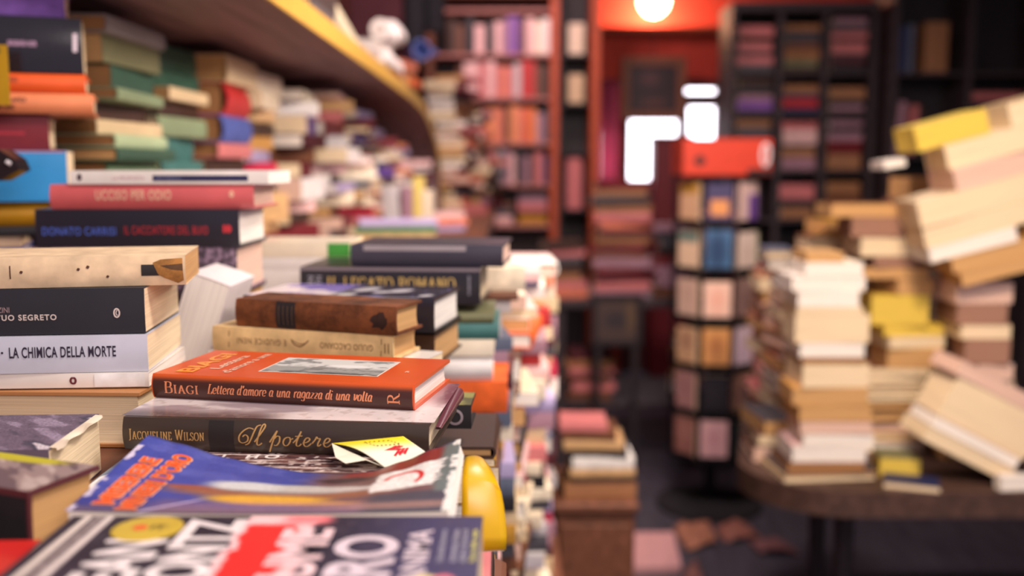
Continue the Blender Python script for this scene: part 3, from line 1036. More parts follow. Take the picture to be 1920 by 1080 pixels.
# pile behind it
Y2 = 1.068
f2 = lambda px, Y=Y2: ((px - 960) / FPX * Y, Y)
b = spine_at('paperback_book', 'speckled blue-grey paperback at the bottom of the pile, behind the orange hardback', f2(480), f2(796, 1.045), CT + .001, .13, .020, mat('speckled_blue', (150, 150, 180), 'speck'), 't', hard=False, b=.0006)
b = spine_at('hardback_book', 'dark brown hardback with thick cream pages, right of the upside down cream book', f2(500, 1.066), f2(812, 1.034), CT + .0225, .13, .0345, mat('dark_brown_gloss', (62, 40, 30), 'gloss'), 't', b=.002)


def lilac_paint(u, v):
    p = Paint(u, v, (236, 224, 232))
    n = nse(u, v, 7, 5, 4)
    p.over(sstep(.5, .62, n + .25 * (v - .3) - .5 * np.abs(u - .3)), (142, 128, 206)).over(sstep(.40, .5, u), (44, 40, 52))
    p.over(sstep(.66, .72, nse(u, v, 18, 6, 9)) * sstep(.4, .5, u) * .8, (130, 126, 190))
    for cu, cv, ru, rv in ((.54, .62, .06, .20), (.66, .42, .05, .10), (.74, .55, .06, .16), (.93, .22, .035, .10), (.51, .2, .05, .1)):
        p.over(ell(u, v, cu + .1 * (v - cv), cv, ru, rv, .35), (226, 222, 226))
    return p.rect(.3, .92, .03, .07, (196, 190, 200)).c


pb = spine_at('hardback_book', 'black-edged book with lilac and white picture cover, behind the brown leather book', f2(450, 1.060), f2(812, 1.028), CT + .0605, .135, .0360, mat('black_gloss_cover', (38, 34, 42), 'gloss'), 'w', b=.002)
pb.root.rotation_euler.x = R(-1.2)
pb.picture('cover_picture', -.104, .104, .002, .132, lilac_paint, 150, 110, .15)

# the small book with a ring on its end, right behind the gift book
rb = spine_at('hardback_book', 'tiny black pocket book with grey ring on its spine, at the counter edge behind the gift book', (-.137, .872), (-.0365, .868), CT + .001, .052, .0215, mat('black_cloth', (36, 32, 34), 'cloth'), 't', b=.001)
Vv, Ff = [], []
ribbon([(.036 + .0062 * math.cos(t * .2618), .0108 + .0062 * math.sin(t * .2618)) for t in range(25)], Vv, Ff, .0022, .0022)
put2d('ring_emblem', (Vv, Ff), lambda x, z: Vector((x, spine_y(z, .0215, .001) - .0005, z)), mat('grey_foil', (190, 180, 186), 'metal'), rb.root)
sheet('cover_picture', lambda u, v: Vector((-.05 + .1 * u, .001 + .05 * v, .0215 + .0003)), lambda u, v: Paint(u, v, (150, 146, 84)).over(sstep(.45, .6, nse(u, v, 5, 4, 2)), (96, 92, 60)).c, rb.root, 40, 30)

# ------------------------------------------------------------------ left front pile
def pa(px, Y):
    return ((px - 960) / FPX * Y, Y)


ALx = -.525
tb = Book('hardback_book', 'tan-jacketed book with its pale page edges to the front, bottom of the left front pile', (-.412, .948, CT + .001), 178, .215, .135, .0465, mat('tan_jacket', (186, 128, 78), 'paper'), 'c', b=.002)
V, F = [], []
for i in range(9):
    t = i / 8
    V += [(.040 + .0675 * 1, .1355 + .004 * math.sin(math.pi * t), .0465 * t), (.045 - .004 * math.sin(math.pi * t), .1362 + .005 * math.sin(math.pi * t), .0465 * t)]
F = [[2 * i, 2 * i + 1, 2 * i + 3, 2 * i + 2] for i in range(8)]
o = obj('folded_jacket_flap', V, F, mat('tan_jacket', (186, 128, 78), 'paper'), tb.root, smooth=60)
s = o.modifiers.new('thickness', 'SOLIDIFY')
s.thickness = .0006
b = spine_at('paperback_book', 'thin white paperback with torn spine end and maroon emblem, under the grey-white one', (-.520, .812), pa(266, .826), CT + .049, .12, .0125, mat('white_gloss_cover', (236, 228, 218), 'gloss'), 'w', hard=False, b=.0005)
b.on_spine('emblem', pen2d('O', SERIF, .34, .34), .0415, .0475, .003, .0095, mat('maroon_ink', (104, 42, 50), 'paper'))
b.patch('torn_paper', .062, .1035, .0006, .0119, mat('torn_white_paper', (244, 240, 234), 'worn_white' if False else 'cloth'), dz=.0006)
chb = spine_at('paperback_book', 'thick pale blue-white paperback with black condensed capitals, under the black one in the left front pile', (-.522, .806), pa(266, .828), CT + .062, .125, .0315,
               mat('pale_blue_white_cover', (204, 206, 218), 'gloss', .3), 'c', hard=False, b=.0008)
chb.on_spine('title_lettering', text2d('LA CHIMICA DELLA MORTE', .022, 0, 1.08), -.0040, .0820, .0132, .0226, mat('dark_violet_ink', (48, 40, 58), 'paper'))
chb.on_spine('bullet', fit(text2d('.', .06), -.0105, -.0085, .0165, .0185), -.0105, -.0085, .0170, .0190, mat('dark_violet_ink', (48, 40, 58), 'paper'))
sg = spine_at('paperback_book', 'thick black paperback with small white capitals and oval emblem, in the left front pile', (-.520, .808), pa(264, .830), CT + .0945, .125, .0385, mat('matt_black_cover', (44, 44, 50), 'paper'), 'c', hard=False, b=.0008)
wink = mat('off_white_ink', (216, 200, 190), 'paper')
sg.on_spine('title_lettering', text2d('IL TUO SEGRETO', .025, 0, 1.18), -.022, .0345, .0122, .0172, wink)
sg.on_spine('author_lettering', text2d('ZINI', .0), -.0120, -.0028, .0190, .0235, mat('dim_red_ink', (170, 140, 140), 'paper'))
Vv, Ff = [], []
ribbon([(.0832 + .0022 * math.cos(t * .2618), .0175 + .0036 * math.sin(t * .2618)) for t in range(25)], Vv, Ff, .0012, .0012)
ribbon(catmull([(.0836, .0200), (.0826, .0175), (.0836, .0152)], 3), Vv, Ff, .0007, .0007)
put2d('oval_emblem', (Vv, Ff), lambda x, z: Vector((x, spine_y(z, sg.T, sg.b) - .0004, z)), wink, sg.root)
st = spine_at('paperback_book', 'old stained cream paperback with a dark taped corner, on top of the left front pile', (-.512, .800), pa(344, .846), CT + .1335, .105, .0255, mat('stained_cream_cover', (224, 196, 158), 'cloth'), 't', hard=False, b=.0022)
dk = mat('rust_stain', (84, 48, 34), 'paper')
for i, (x, z, r_) in enumerate(((-.030, .0135, .0013), (-.0115, .0135, .0013), (.0330, .0150, .0013), (.0405, .0168, .0014), (.0560, .0085, .0012))):
    Vv = [(x + r_ * math.cos(k * .5236) * (1 + .25 * math.sin(k * 2.1)), z + r_ * math.sin(k * .5236)) for k in range(12)]
    put2d('rust_spot', (Vv, [list(range(12))]), lambda a_, z_: Vector((a_, spine_y(z_, st.T, st.b) - .0003, z_)), dk, st.root)
st.patch('ink_stroke', -.0206, -.0196, .008, .0190, dk)
st.patch('black_label', .0830, .0975, .0085, .0180, mat('black_band', (40, 34, 34), 'paper'))
put2d('brown_tape', ([(.0965, .0095), (.0925, .0195), (.0990, .0222), (.1165, .0232), (.1172, .0040), (.1125, .0018), (.1060, .0046), (.1010, .0068)], [list(range(8))]), lambda x, z: Vector((x, spine_y(z, st.T, st.b) - .0005, z)), mat('brown_tape', (158, 108, 50), 'worn'), st.root, fine=3)
put2d('dark_fold', ([(.0985, .0170), (.1165, .0185), (.1168, .0125), (.1080, .0135)], [[0, 1, 2, 3]]), lambda x, z: Vector((x, spine_y(z, st.T, st.b) - .0007, z)), mat('dark_tape_fold', (84, 58, 34), 'worn'), st.root, fine=2)

# left edge, nearest the camera
def grey_paint(u, v):
    p = Paint(u, v, (104, 88, 104))
    n = nse(u + v * .6, v - u * .4, 7, 2.2, 3)
    p.over(sstep(.52, .64, n), (66, 60, 76)).over(sstep(.45, .32, n) * .9, (150, 134, 154)).over(sstep(.68, .72, n) * .9, (212, 200, 204))
    return p.grain(nse(u, v, 190, 150, 5, 2), .7).c


gb = Book('paperback_book', 'thick paperback with grainy grey-violet photo cover, left edge under the tan-jacketed book', (-.3835, .645, CT + .001), 3.5, .145, .098, .0445, mat('grey_violet_cover', (110, 96, 112), 'paper'), 'c', hard=False, b=.0006)
gb.picture('cover_photo', -.072, .072, .001, .0975, grey_paint, 220, 190, .5)
V, F = [], []
for k in range(15):
    y = .004 + .089 * k / 14
    wv = .0022 * math.sin(k * 1.1) * (1 - k / 16)
    V += [(.0715, y, .0452), (.0765 + wv, y, .0447 + .0015 * math.sin(k * .9)), (.0768 + wv, y, .0430)]
F = [[3 * k + q, 3 * k + q + 1, 3 * k + q + 4, 3 * k + q + 3] for k in range(14) for q in range(2)]
obj('torn_cover_edge', V, F, mat('torn_cream_edge', (232, 214, 190), 'paper'), gb.root, smooth=60)


def dusk_paint(u, v):
    p = Paint(u, v, (150, 128, 124))
    n = nse(u + .5 * v, v, 9, 3, 8)
    return p.over(sstep(.5, .66, n), (104, 84, 88)).over(sstep(.4, .3, n), (184, 164, 156)).over(ell(u, v, .50, .93, .3, .14, .4), (190, 180, 40)).c


mb = Book('hardback_book', 'dark maroon-edged hardback with dusky picture cover and tan pages, front left corner of the heap', (-.3243, .5617, CT + .001), -21, .11, .055, .051, mat('maroon_boards', (92, 46, 50), 'paper'), 't', b=.001)
mb.patch('black_spine_cloth', -.055, .0535, .0012, .0475, mat('black_cloth', (36, 32, 34), 'cloth'))
mb.picture('cover_picture', -.0545, .0535, .002, .0545, dusk_paint, 160, 90, .4)
b = Book('paperback_book', 'red paperback with white page edges at the lower left corner', (-.318, .435, CT + .001), 3, .130, .085, .031, mat('red_gloss_cover', (204, 44, 40), 'gloss'), 'w', hard=False, b=.0006)

# ------------------------------------------------------------------ pile with the black crime novel
YB = 1.17
fb = lambda px, Y=YB: ((px - 960) / FPX * Y, Y)
zb = lambda py: wp(960, py, YB).z
rows = []
rz = CT + .001
for i, (lab, col, T) in enumerate((('dark grey hardback, hidden bottom of the pile under the black crime novel', 'dark grey', .042), ('dark brown hardback, second from the bottom under the black crime novel', 'dark brown', .0385))):
    spine_at('hardback_book', lab, fb(80), fb(440), rz, .14, T, pm(col, 'cloth'), 't', b=.002)
    rz += T + .0005
T = zb(463) - rz
b = spine_at('hardback_book', 'speckled grey-violet hardback lying under the black crime novel', fb(52), fb(441), rz, .14, T - .0005, mat('speckled_grey_violet', (122, 100, 116), 'speck'), 'p', b=.003)
rz += T
T = zb(393) - rz
kb2 = spine_at('hardback_book', 'thick black crime novel with blue and red spine lettering, under the pink hardback', fb(66), fb(448), rz, .135, T, mat('black_jacket', (38, 36, 46), 'gloss', .3), 'w', b=.0012)
sx = lambda px: (px - 257) / FPX * YB
kb2.on_spine('author_lettering', text2d('DONATO CARRISI', .005, 0, 1.08), sx(79), sx(217), .0138, .0232, mat('blue_foil', (86, 112, 206), 'paper'))
kb2.on_spine('title_lettering', text2d('IL CACCIATORE DEL BUIO', .0, 0, 1.12), sx(233), sx(390), .0150, .0245, mat('red_foil', (196, 52, 60), 'paper'))
kb2.on_spine('publisher_mark', text2d('10', .1), sx(418), sx(434), .0165, .0260, mat('red_foil', (196, 52, 60), 'paper'))
rz += T + .0004
T = zb(346) - rz
pk = spine_at('hardback_book', 'rosy pink hardback with cream spine title, on the black crime novel', fb(96), fb(477, 1.175), rz, .13, T, mat('pink_jacket', (206, 96, 96), 'gloss', .3), 'p', b=.004)
pk.on_spine('title_lettering', text2d('UCCISO PER ODIO', .02, 0, 1.08), sx(181) - .018, sx(322) - .018, .0105, .0225, mat('cream_ink', (228, 180, 150), 'paper'))
pk.on_spine('tail_mark', text2d('o', .06), sx(430) - .018, sx(439) - .018, .0135, .0215, mat('cream_ink', (228, 180, 150), 'paper'))
rz += T + .0004
T = zb(320) - rz
b = spine_at('paperback_book', 'thin white paperback with navy title bar, topmost on the pink hardback', fb(136), fb(506, 1.175), rz, .13, T, mat('white_gloss_cover', (236, 228, 218), 'gloss'), 'w', hard=False, b=.0006)
sx2 = lambda px: (px - 321) / FPX * YB
b.patch('navy_bar', sx2(290), sx2(467), T * .22, T * .66, mat('navy_ink', (44, 44, 80), 'paper'))
b.on_spine('bar_lettering', text2d('NERI E BIANCHI', .0), sx2(296), sx2(342), T * .3, T * .58, mat('dim_blue_ink', (120, 124, 160), 'paper'))
b.on_spine('round_mark', fit(text2d('o', .1), 0, 1, 0, 1), sx2(150), sx2(159), T * .25, T * .78, mat('dark_plum_ink', (74, 50, 64), 'paper'))
b.on_spine('author_lettering', text2d('LA PROPOSTA', .0), sx2(215), sx2(275), T * .32, T * .6, mat('pale_pink_ink', (206, 160, 170), 'paper'))

# white book stood on its fore edge between the piles
Mx = Matrix(((0, 0, -1, 0), (1, 0, 0, 0), (0, -1, 0, 0), (0, 0, 0, 1)))
lean = Matrix.Translation((-.300, 1.105, 1.4225)) @ Matrix.Rotation(R(19), 4, 'Y') @ Matrix.Translation((0, 0, 0)) @ Mx
b = Book('paperback_book', 'white paperback stood spine up and leaning, between the two left piles', lean.to_translation(), 0, .10, .098, .046, mat('white_matt_cover', (238, 228, 226), 'paper'), 'w', hard=False, b=.0006, rot=lean.to_euler())

# the black book with gold capitals and the slate book on it
YG = 1.235
fg = lambda px, Y=YG: ((px - 960) / FPX * Y, Y)
gz = wp(900, 570, YG).z
gT = gz_t = wp(900, 502, YG).z - gz
lgb = spine_at('hardback_book', 'black hardback with large gold capitals on its spine, under the slate hardback', fg(560, 1.245), fg(900, 1.228), gz, .13, gT, mat('black_gold_jacket', (38, 36, 44), 'gloss', .3), 'c', b=.0012)
gold2 = mat('shiny_gold_ink', (206, 172, 104), 'plain', .4)
lgb.on_spine('title_lettering', pen2d('IL LEGATO ROMANO', SERIF, .17, .06, gap=.08), -.0790, .0830, .0165, .0335, gold2)
for i, w in enumerate(('DAN', 'SMITH')):
    t = text2d(w, .03)
    t = ([(-v[1], v[0]) for v in t[0]], t[1])
    lgb.on_spine('author_lettering', t, -.104 + .0105 * i, -.0965 + .0105 * i, .010, .0345, mat('grey_white_ink', (150, 146, 156), 'paper'))
t = text2d('ROMANZI', .03)
lgb.on_spine('publisher_lettering', ([(-v[1], v[0]) for v in t[0]], t[1]), .0985, .1015, .012, .036, mat('grey_white_ink', (150, 146, 156), 'paper'))
lgb.patch('grey_spine_top', -lgb.L / 2, lgb.L / 2, gT - .0042, gT - .0004, mat('grey_board_edge', (130, 116, 122), 'paper'))
b = spine_at('hardback_book', 'slate blue hardback lying on the black one with gold capitals', (fg(655)[0] * 1.01, 1.252), (fg(943)[0] * 1.01, 1.235), gz + gT + .0006, .13, .0275, mat('slate_black_cloth', (60, 56, 68), 'gloss', .35), 'p', b=.003)
b.patch('pale_upper_spine', -.08, .05, .0195, .0262, mat('rubbed_grey_spine', (150, 138, 140), 'paper'))

# white books behind, left of the big black spine
Yw = 1.395
fw = lambda px: ((px - 960) / FPX * Yw, Yw)
rz = CT + .001
for lab, col, T, x0, x1, pg, kind in (('tan hardback at the bottom of the white pile behind the black crime novel', 'tan', .054, 400, 640, 't', True),
                                      ('thick white paperback, third from the top of the white pile behind the black crime novel', 'white', .034, 410, 640, 'w', False),
                                      ('white paperback, second from the top of the white pile behind the black crime novel', 'white', .0165, 420, 654, 'w', False),
                                      ('cream paperback with bright green spine end, topmost of the white pile', 'ivory', .0205, 430, 656, 'c', False)):
    b = spine_at('hardback_book' if kind else 'paperback_book', lab, fw(x0), fw(x1), rz, .125, T, pm(col, 'gloss'), pg, hard=kind, b=.0006)
    if 'green' in lab:
        b.patch('green_spine_end', b.L / 2 - .032, b.L / 2, .0005, T - .0005, pm('bright green'), dz=.0004)
    rz += T + .0004

# ------------------------------------------------------------------ everything farther back is listed first, built later
DEF = []
ORD = ['topmost', 'second', 'third', 'fourth', 'fifth', 'sixth', 'seventh', 'eighth', 'ninth', 'tenth', 'eleventh', 'twelfth', 'thirteenth', 'fourteenth', 'fifteenth', 'sixteenth',
       'seventeenth', 'eighteenth', 'nineteenth', 'twentieth'] + [f"{i}{ {1: 'st', 2: 'nd', 3: 'rd'}.get(i % 10, 'th')}" for i in range(21, 60)]
rnd = random.Random(7)


def add(M, L, W, T, color, kind, page, label, group, hard, b=.001, extra=None):
    DEF.append(dict(M=M, L=L, W=W, T=T, color=color, kind=kind, page=page, label=label, group=group, hard=hard, b=b, extra=extra))


def noun(hard):
    return 'hardback' if hard else 'paperback'


def pile(phrase, group, x, y, z0, items, yaw=0.0, L=.2, W=.135, jx=.008, jyaw=3.0, tilt=(0, 0), mode='top'):
    """books lying flat on each other, listed from the top; x, y is the middle of the pile's foot"""
    base = Matrix.Translation((x, y, z0)) @ Euler((R(tilt[0]), R(tilt[1]), 0)).to_matrix().to_4x4()
    z = 0.0
    n = len(items)
    for i in range(n - 1, -1, -1):
        it = items[i]
        col, T = it[0], it[1]
        kw = it[2] if len(it) > 2 else {}
        l, w = kw.get('L', L * rnd.uniform(.93, 1.03)), kw.get('W', W * rnd.uniform(.92, 1.02))
        hard = kw.get('hard', rnd.random() < .5)
        pg = kw.get('pg', rnd.choice('cct' 'wp'))
        yw = kw.get('yaw', yaw) + rnd.uniform(-jyaw, jyaw)
        M = base @ Matrix.Translation((rnd.uniform(-jx, jx) + kw.get('dx', 0), rnd.uniform(-jx, jx) + kw.get('dy', 0), z)) @ Matrix.Rotation(R(kw.get('ry', 0)), 4, 'Y') @ Matrix.Rotation(R(yw), 4, 'Z') @ Matrix.Translation((0, -w / 2, 0))
        art = kw.get('desc', '')
        o = ORD[i] if i == 0 else ORD[i] + ' from the top'
        if mode == 'bottom':
            o = 'lowest' if i == n - 1 else ORD[n - 1 - i] + ' from the bottom'
        lab = f"{art + ' ' if art else ''}{col} {noun(hard)}, {o} {phrase}"
        add(M, l, w, T - .0004, col, kw.get('kind', 'cloth' if hard and rnd.random() < .5 else 'paper'), pg, lab, group, hard, kw.get('b', .003 if hard else .0008))
        z += T
    return z


def fill(n, cols, t0=.018, t1=.04, **kw):
    return [(rnd.choice(cols), rnd.uniform(t0, t1), dict(kw)) for _ in range(n)]


def fill_to(h, cols, t0=.018, t1=.04, **kw):
    out = []
    while h > t0 * .8:
        t = min(rnd.uniform(t0, t1), h)
        if h - t < t0 * .8:
            t = h
        out.append((rnd.choice(cols), t, dict(kw)))
        h -= t
    return out


def row(phrase, group, x0, y, z, items, depth=.13):
    """upright books on a shelf, spines to the front, listed from the left"""
    x = x0
    for i, it in enumerate(items):
        col, T, H = it[0], it[1], it[2]
        kw = it[3] if len(it) > 3 else {}
        lean = kw.get('lean', 0)
        M = Matrix.Translation((x, y, z + abs(math.sin(R(lean))) * T)) @ Matrix.Rotation(R(lean), 4, 'Y')
        B = Matrix(((0, 0, -1, T), (0, 1, 0, 0), (1, 0, 0, H / 2), (0, 0, 0, 1)))
        hard = kw.get('hard', rnd.random() < .5)
        o = 'first from the left' if i == 0 else ORD[i] + ' from the left'
        add(M @ B, H, depth * rnd.uniform(.9, 1.0), T - .0006, col, 'paper', kw.get('pg', 'c'), f"{col} upright book, {o} {phrase}", group, hard, .002)
        x += T + kw.get('gap', 0)
    return x


# --- pile at the far left, turned away from the aisle
YL = 1.36
zl = lambda py: wp(960, py, YL).z
Lang = 20
lx = (185 - 960) / FPX * YL
cpart('riser', dark_m, ((-.86, 1.24, CT), (-.60, 1.52, zl(487))), ((-.86, 1.56, CT), (-.62, 2.2, 1.50)))
Rm = Matrix.Rotation(R(Lang), 4, 'Z')


def ltop(lab, name, py0, py1, L, W, col, kind, pg, right=185, hard=True, b_=.001, dyaw=0.0, tilt=0.0):
    z0, z1 = zl(py1), zl(py0)
    t = (right - 185) / FPX * YL
    M = Matrix.Translation((lx + t, YL, z0)) @ Matrix.Rotation(R(Lang + dyaw), 4, 'Z') @ Matrix.Rotation(R(tilt), 4, 'Y') @ Matrix.Translation((-L / 2, 0, 0))
    return Book(name, lab, M.to_translation(), 0, L, W, z1 - z0 - .0005, mat(kind[0], kind[1], kind[2]), pg, hard=hard, b=b_, rot=M.to_euler())


ltop('thin blue hardback at the foot of the far left pile, mostly hidden', 'hardback_book', 465, 486, .2, .13, '', ('royal_blue', (64, 96, 180), 'paper'), 'c', right=40)
ltop('cream book in the far left pile, second from the bottom', 'hardback_book', 442, 464, .2, .13, '', ('dusty_cream', (200, 168, 140), 'paper'), 'c', right=38)
ltop('black book under the ochre one in the far left pile', 'hardback_book', 424, 441, .2, .13, '', ('soft_black', (40, 36, 40), 'paper'), 'c', right=70)
ltop('ochre yellow hardback with rounded spine, under the bright blue book', 'hardback_book', 378, 423, .2, .13, '', ('ochre_spine', (190, 136, 28), 'gloss'), 't', right=92, b_=.008)
blb = ltop('bright blue thick book in the far left pile, under the dark red one', 'hardback_book', 282, 377, .2, .13, '', ('bright_blue_cover', (52, 150, 214), 'gloss'), 'c', right=132, hard=False)
blb.patch('pink_top_edge', -.07, .098, blb.T - .0022, blb.T - .0004, mat('pink_edge', (206, 130, 150), 'paper'))
ltop('dark red hardback in the far left pile, below the pale orange spine', 'hardback_book', 216, 281, .2, .13, '', ('dark_red_cover', (120, 26, 40), 'paper'), 'c', right=102).patch('red_title_bar', -.05, .07, .02, .024, mat('bright_red_ink', (176, 40, 58), 'paper'))
for lab, y0, y1, right, c3, t1, t2 in (('pale orange rounded spine with two small dark title lines, in the far left pile', 176, 214, 187, (232, 138, 92), 'I CAN RAPIDI', 'SEPTIMO ANNO'),
                                       ('vivid orange rounded spine under the black wrapped book, in the far left pile', 139, 175, 174, (236, 96, 40), 'GUARDA NEGLI', 'OCCHI')):
    b = ltop(lab, 'hardback_book', y0, y1, .2, .13, '', (lab.split()[0] + '_orange_spine', c3, 'paper'), 'c', right=right, b_=.006)
    k = mat('brown_ink', (96, 50, 36), 'paper')
    b.on_spine('title_lettering', text2d(t1, .03), -.025, .018, b.T * .52, b.T * .78, k)
    b.on_spine('title_lettering', text2d(t2, .03), -.025, .004, b.T * .16, b.T * .42, k)
wb = ltop('thick black book in shiny plastic wrap with tiny lilac title, in the far left pile', 'hardback_book', 34, 138, .155, .13, '', ('black_wrapped_cover', (34, 30, 38), 'film'), 'c', right=172, b_=.003)
wb.on_spine('title_lettering', text2d('BIOGRAFIA NOIR', .03), -.012, .022, wb.T * .46, wb.T * .56, mat('lilac_ink', (190, 150, 180), 'paper'))
Vv, Ff = [], []
for pts in (((-.066, .056), (-.052, .070), (-.046, .072)), ((-.066, .052), (-.048, .050)), ((.068, .028), (.069, .052))):
    ribbon(pts, Vv, Ff, .005, .008)
put2d('torn_wrap_flakes', (Vv, Ff), lambda x, z: Vector((x, spine_y(z, wb.T, wb.b) - .0006, z)), mat('white_wrap', (226, 206, 214), 'gloss'), wb.root)
ltop('violet hardback topmost on the far left pile', 'hardback_book', -30, 33, .2, .13, '', ('violet_cover', (104, 70, 140), 'cloth'), 'p', right=143)
# yellow slip and the black case in front of that pile
zt = wp(13, 150, 1.30)
tg = thing('paper_tag', 'yellow paper tag hanging at the left edge, in front of the orange spines', 'tag', (zt.x, 1.265, zl(205)))
G().box((-.06, 0, 0), (.020, .0006, zl(100) - zl(205))).obj('paper', mat('tag_yellow', (196, 150, 30), 'paper'), tg)
G().lathe([(.004, 0), (.007, 0), (.007, .0008), (.004, .0008)], 16).obj('eyelet', mat('tag_eyelet', (70, 90, 60), 'paper'), tg).matrix_local = Matrix.Translation((.004, -.0004, .067)) @ Matrix.Rotation(R(90), 4, 'X')
cz = wp(20, 345, 1.22)
cs = thing('plastic_case', 'glossy black plastic case with chamfered corner at the left edge before the bright blue book', 'case', (cz.x, 1.20, cz.z))
g = G()
prof = [(-.10, 0), (-.004, .004), (.021, .017), (.016, .030), (-.002, .042), (-.10, .046)]
g.add([(x, 0, z) for x, z in prof] + [(x, .03, z) for x, z in prof], [list(range(6)), list(range(6, 12))[::-1]] + [[i, i + 6, (i + 1) % 6 + 6, (i + 1) % 6] for i in range(6)])
g.obj('shell', mat('glossy_black_plastic', (40, 34, 38), 'film'), cs)
G().tube([(.007, -.001, .027), (.012, -.001, .024)], .0024, 8).obj('painted_glint', mat('ring_and_glint_white', (236, 230, 230), 'gloss'), cs)  # white stub standing in for the reflection on the glossy case
G().box((-.10, .002, -.12), (-.08, .028, .001)).obj('stand', mat('glossy_black_plastic', (40, 34, 38), 'film'), cs)

# ------------------------------------------------------------------ books piled along the left wall, ends toward the camera
def wx(Y):
    return -.631 + .075 * (Y - 1.55)


def wall_pile(phrase, px, rowsp, L, base, Y=None, **k):
    """rowsp: (colour, top row, bottom row in the picture at the near corner[, options])"""
    Y = Y or 1.55
    X = (px - 960) / FPX * Y
    z = lambda py: min(wp(960, py, Y).z, 1.796)
    items = []
    rowsp = [r for r in rowsp if z(r[1]) - z(r[2]) > .01]
    for r in rowsp:
        items.append((r[0], z(r[1]) - z(r[2]), dict(r[3]) if len(r) > 3 else {}))
    hv = z(rowsp[-1][2]) - base
    if hv > .012:
        items += fill_to(hv, k.get('low', ['brown', 'tan', 'dark red', 'grey', 'cream']))
    elif hv < 0:
        base = z(rowsp[-1][2])
    for q in items:
        if Y > 2.2 and rnd.random() < .3:
            q[2].update(yaw=rnd.choice((30, 45, 60)), L=rnd.uniform(.15, .175), W=.115, dx=rnd.uniform(0, .03))
    W = k.get('W', .145)
    pile(phrase, k.get('group', 'books piled along the left wall'), X - W / 2, Y + L / 2, base, items, yaw=90, L=L, W=W, jx=k.get('jx', .012), jyaw=k.get('jyaw', 5))


RZ = 1.50
ry = dict
wall_pile('of the green pile nearest on the left wall', 200, [
    ('grey', 8, 42, dict(W=.12, dx=.03, ry=1, pg='b')), ('olive', 46, 104, dict(W=.17, ry=-2)), ('dark green', 106, 150, dict(pg='b', dx=.005)), ('sage green', 152, 176, dict(pg='b', dx=.02)),
    ('dark brown', 178, 214, dict(pg='b', dx=-.01)), ('beige', 216, 244, dict(pg='b', dx=.012)), ('pale green', 246, 272, dict(pg='b', dx=.022)), ('dark green', 274, 300, dict(pg='t', dx=.02)), ('green', 302, 332, dict(pg='b', dx=.014))],
    .25, RZ, 1.56)
wall_pile('of the second green pile on the left wall', 305, [
    ('lavender', 2, 34, dict(ry=0)), ('mauve', 36, 62, dict()), ('dark green', 64, 112, dict(ry=-2)), ('dark green', 114, 150, dict()), ('beige', 152, 176, dict(dx=.012, pg='t')), ('dark brown', 178, 210, dict()),
    ('sage green', 212, 250, dict(dx=.01)), ('teal', 252, 300, dict(dx=.005)), ('teal', 302, 330, dict())], .235, RZ, 1.84)
wall_pile('of the pile with the bright red book on the left wall', 408, [
    ('maroon', 22, 52, dict()), ('golden tan', 54, 88, dict(pg='t', dx=.02)), ('beige', 90, 142, dict(pg='t', dx=.025)), ('red', 144, 206, dict(b=.014, hard=True, dx=.012, pg='b')), ('blue', 210, 262, dict(b=.010, hard=True, dx=.012, pg='b')),
    ('rose', 264, 294, dict(pg='b', dx=.01)), ('dark brown', 296, 330, dict())], .24, RZ, 2.10)
wall_pile('of the cream pile beyond the bright red book', 478, [
    ('dark brown', 40, 62, dict()), ('beige', 64, 96, dict(dx=.02, pg='t')), ('purple', 98, 112, dict(dx=.045)), ('ivory', 114, 150, dict(dx=.03)), ('cream', 152, 186, dict(dx=.03)), ('tan', 188, 212, dict(dx=.025, pg='t')), ('dark brown', 214, 240, dict()),
    ('golden tan', 242, 270, dict(pg='t')), ('lavender', 272, 296, dict()), ('crimson', 300, 338, dict(b=.012, hard=True, dx=.035, pg='c')), ('black', 340, 362, dict()), ('tan', 364, 420, dict(dx=.02, pg='t'))], .23, CT + .001, 2.38)
wall_pile('of the pile with the dark purple book on the left wall', 556, [
    ('mauve', 84, 104, dict(dx=.03)), ('maroon', 106, 128, dict()), ('ivory', 130, 152, dict(dx=.02)), ('white', 154, 182, dict(dx=.035)), ('purple', 186, 222, dict(dx=.03)), ('maroon', 224, 250, dict(dx=.03)), ('brown', 252, 280, dict()),
    ('dark red', 282, 312, dict(dx=.01)), ('white', 330, 372, dict(dx=.03)), ('pale pink', 374, 398, dict(dx=.03)), ('dark brown', 400, 424, dict())], .23, CT + .001, 2.66)
wall_pile('of the white-topped pile under the middle of the shelf', 622, [
    ('pale pink', 142, 160, dict(dx=.02)), ('tan', 162, 184, dict()), ('rose', 186, 206, dict(dx=.02)), ('dark red', 208, 236, dict()), ('pale grey', 238, 262, dict(dx=.04)), ('white', 264, 292, dict(dx=.055)), ('pale pink', 294, 316, dict(dx=.05)),
    ('dark brown', 318, 338, dict()), ('lavender', 340, 356, dict(dx=.04)), ('cream', 358, 384, dict(dx=.045)), ('brown', 386, 406, dict()), ('dark red', 408, 430, dict(dx=.02))], .24, CT + .001, 2.95)
mixed = ['white', 'cream', 'ivory', 'purple', 'rose', 'pale pink', 'dark brown', 'maroon', 'beige', 'crimson', 'dark red', 'pale grey', 'lavender', 'slate', 'white', 'pale pink', 'navy', 'salmon']
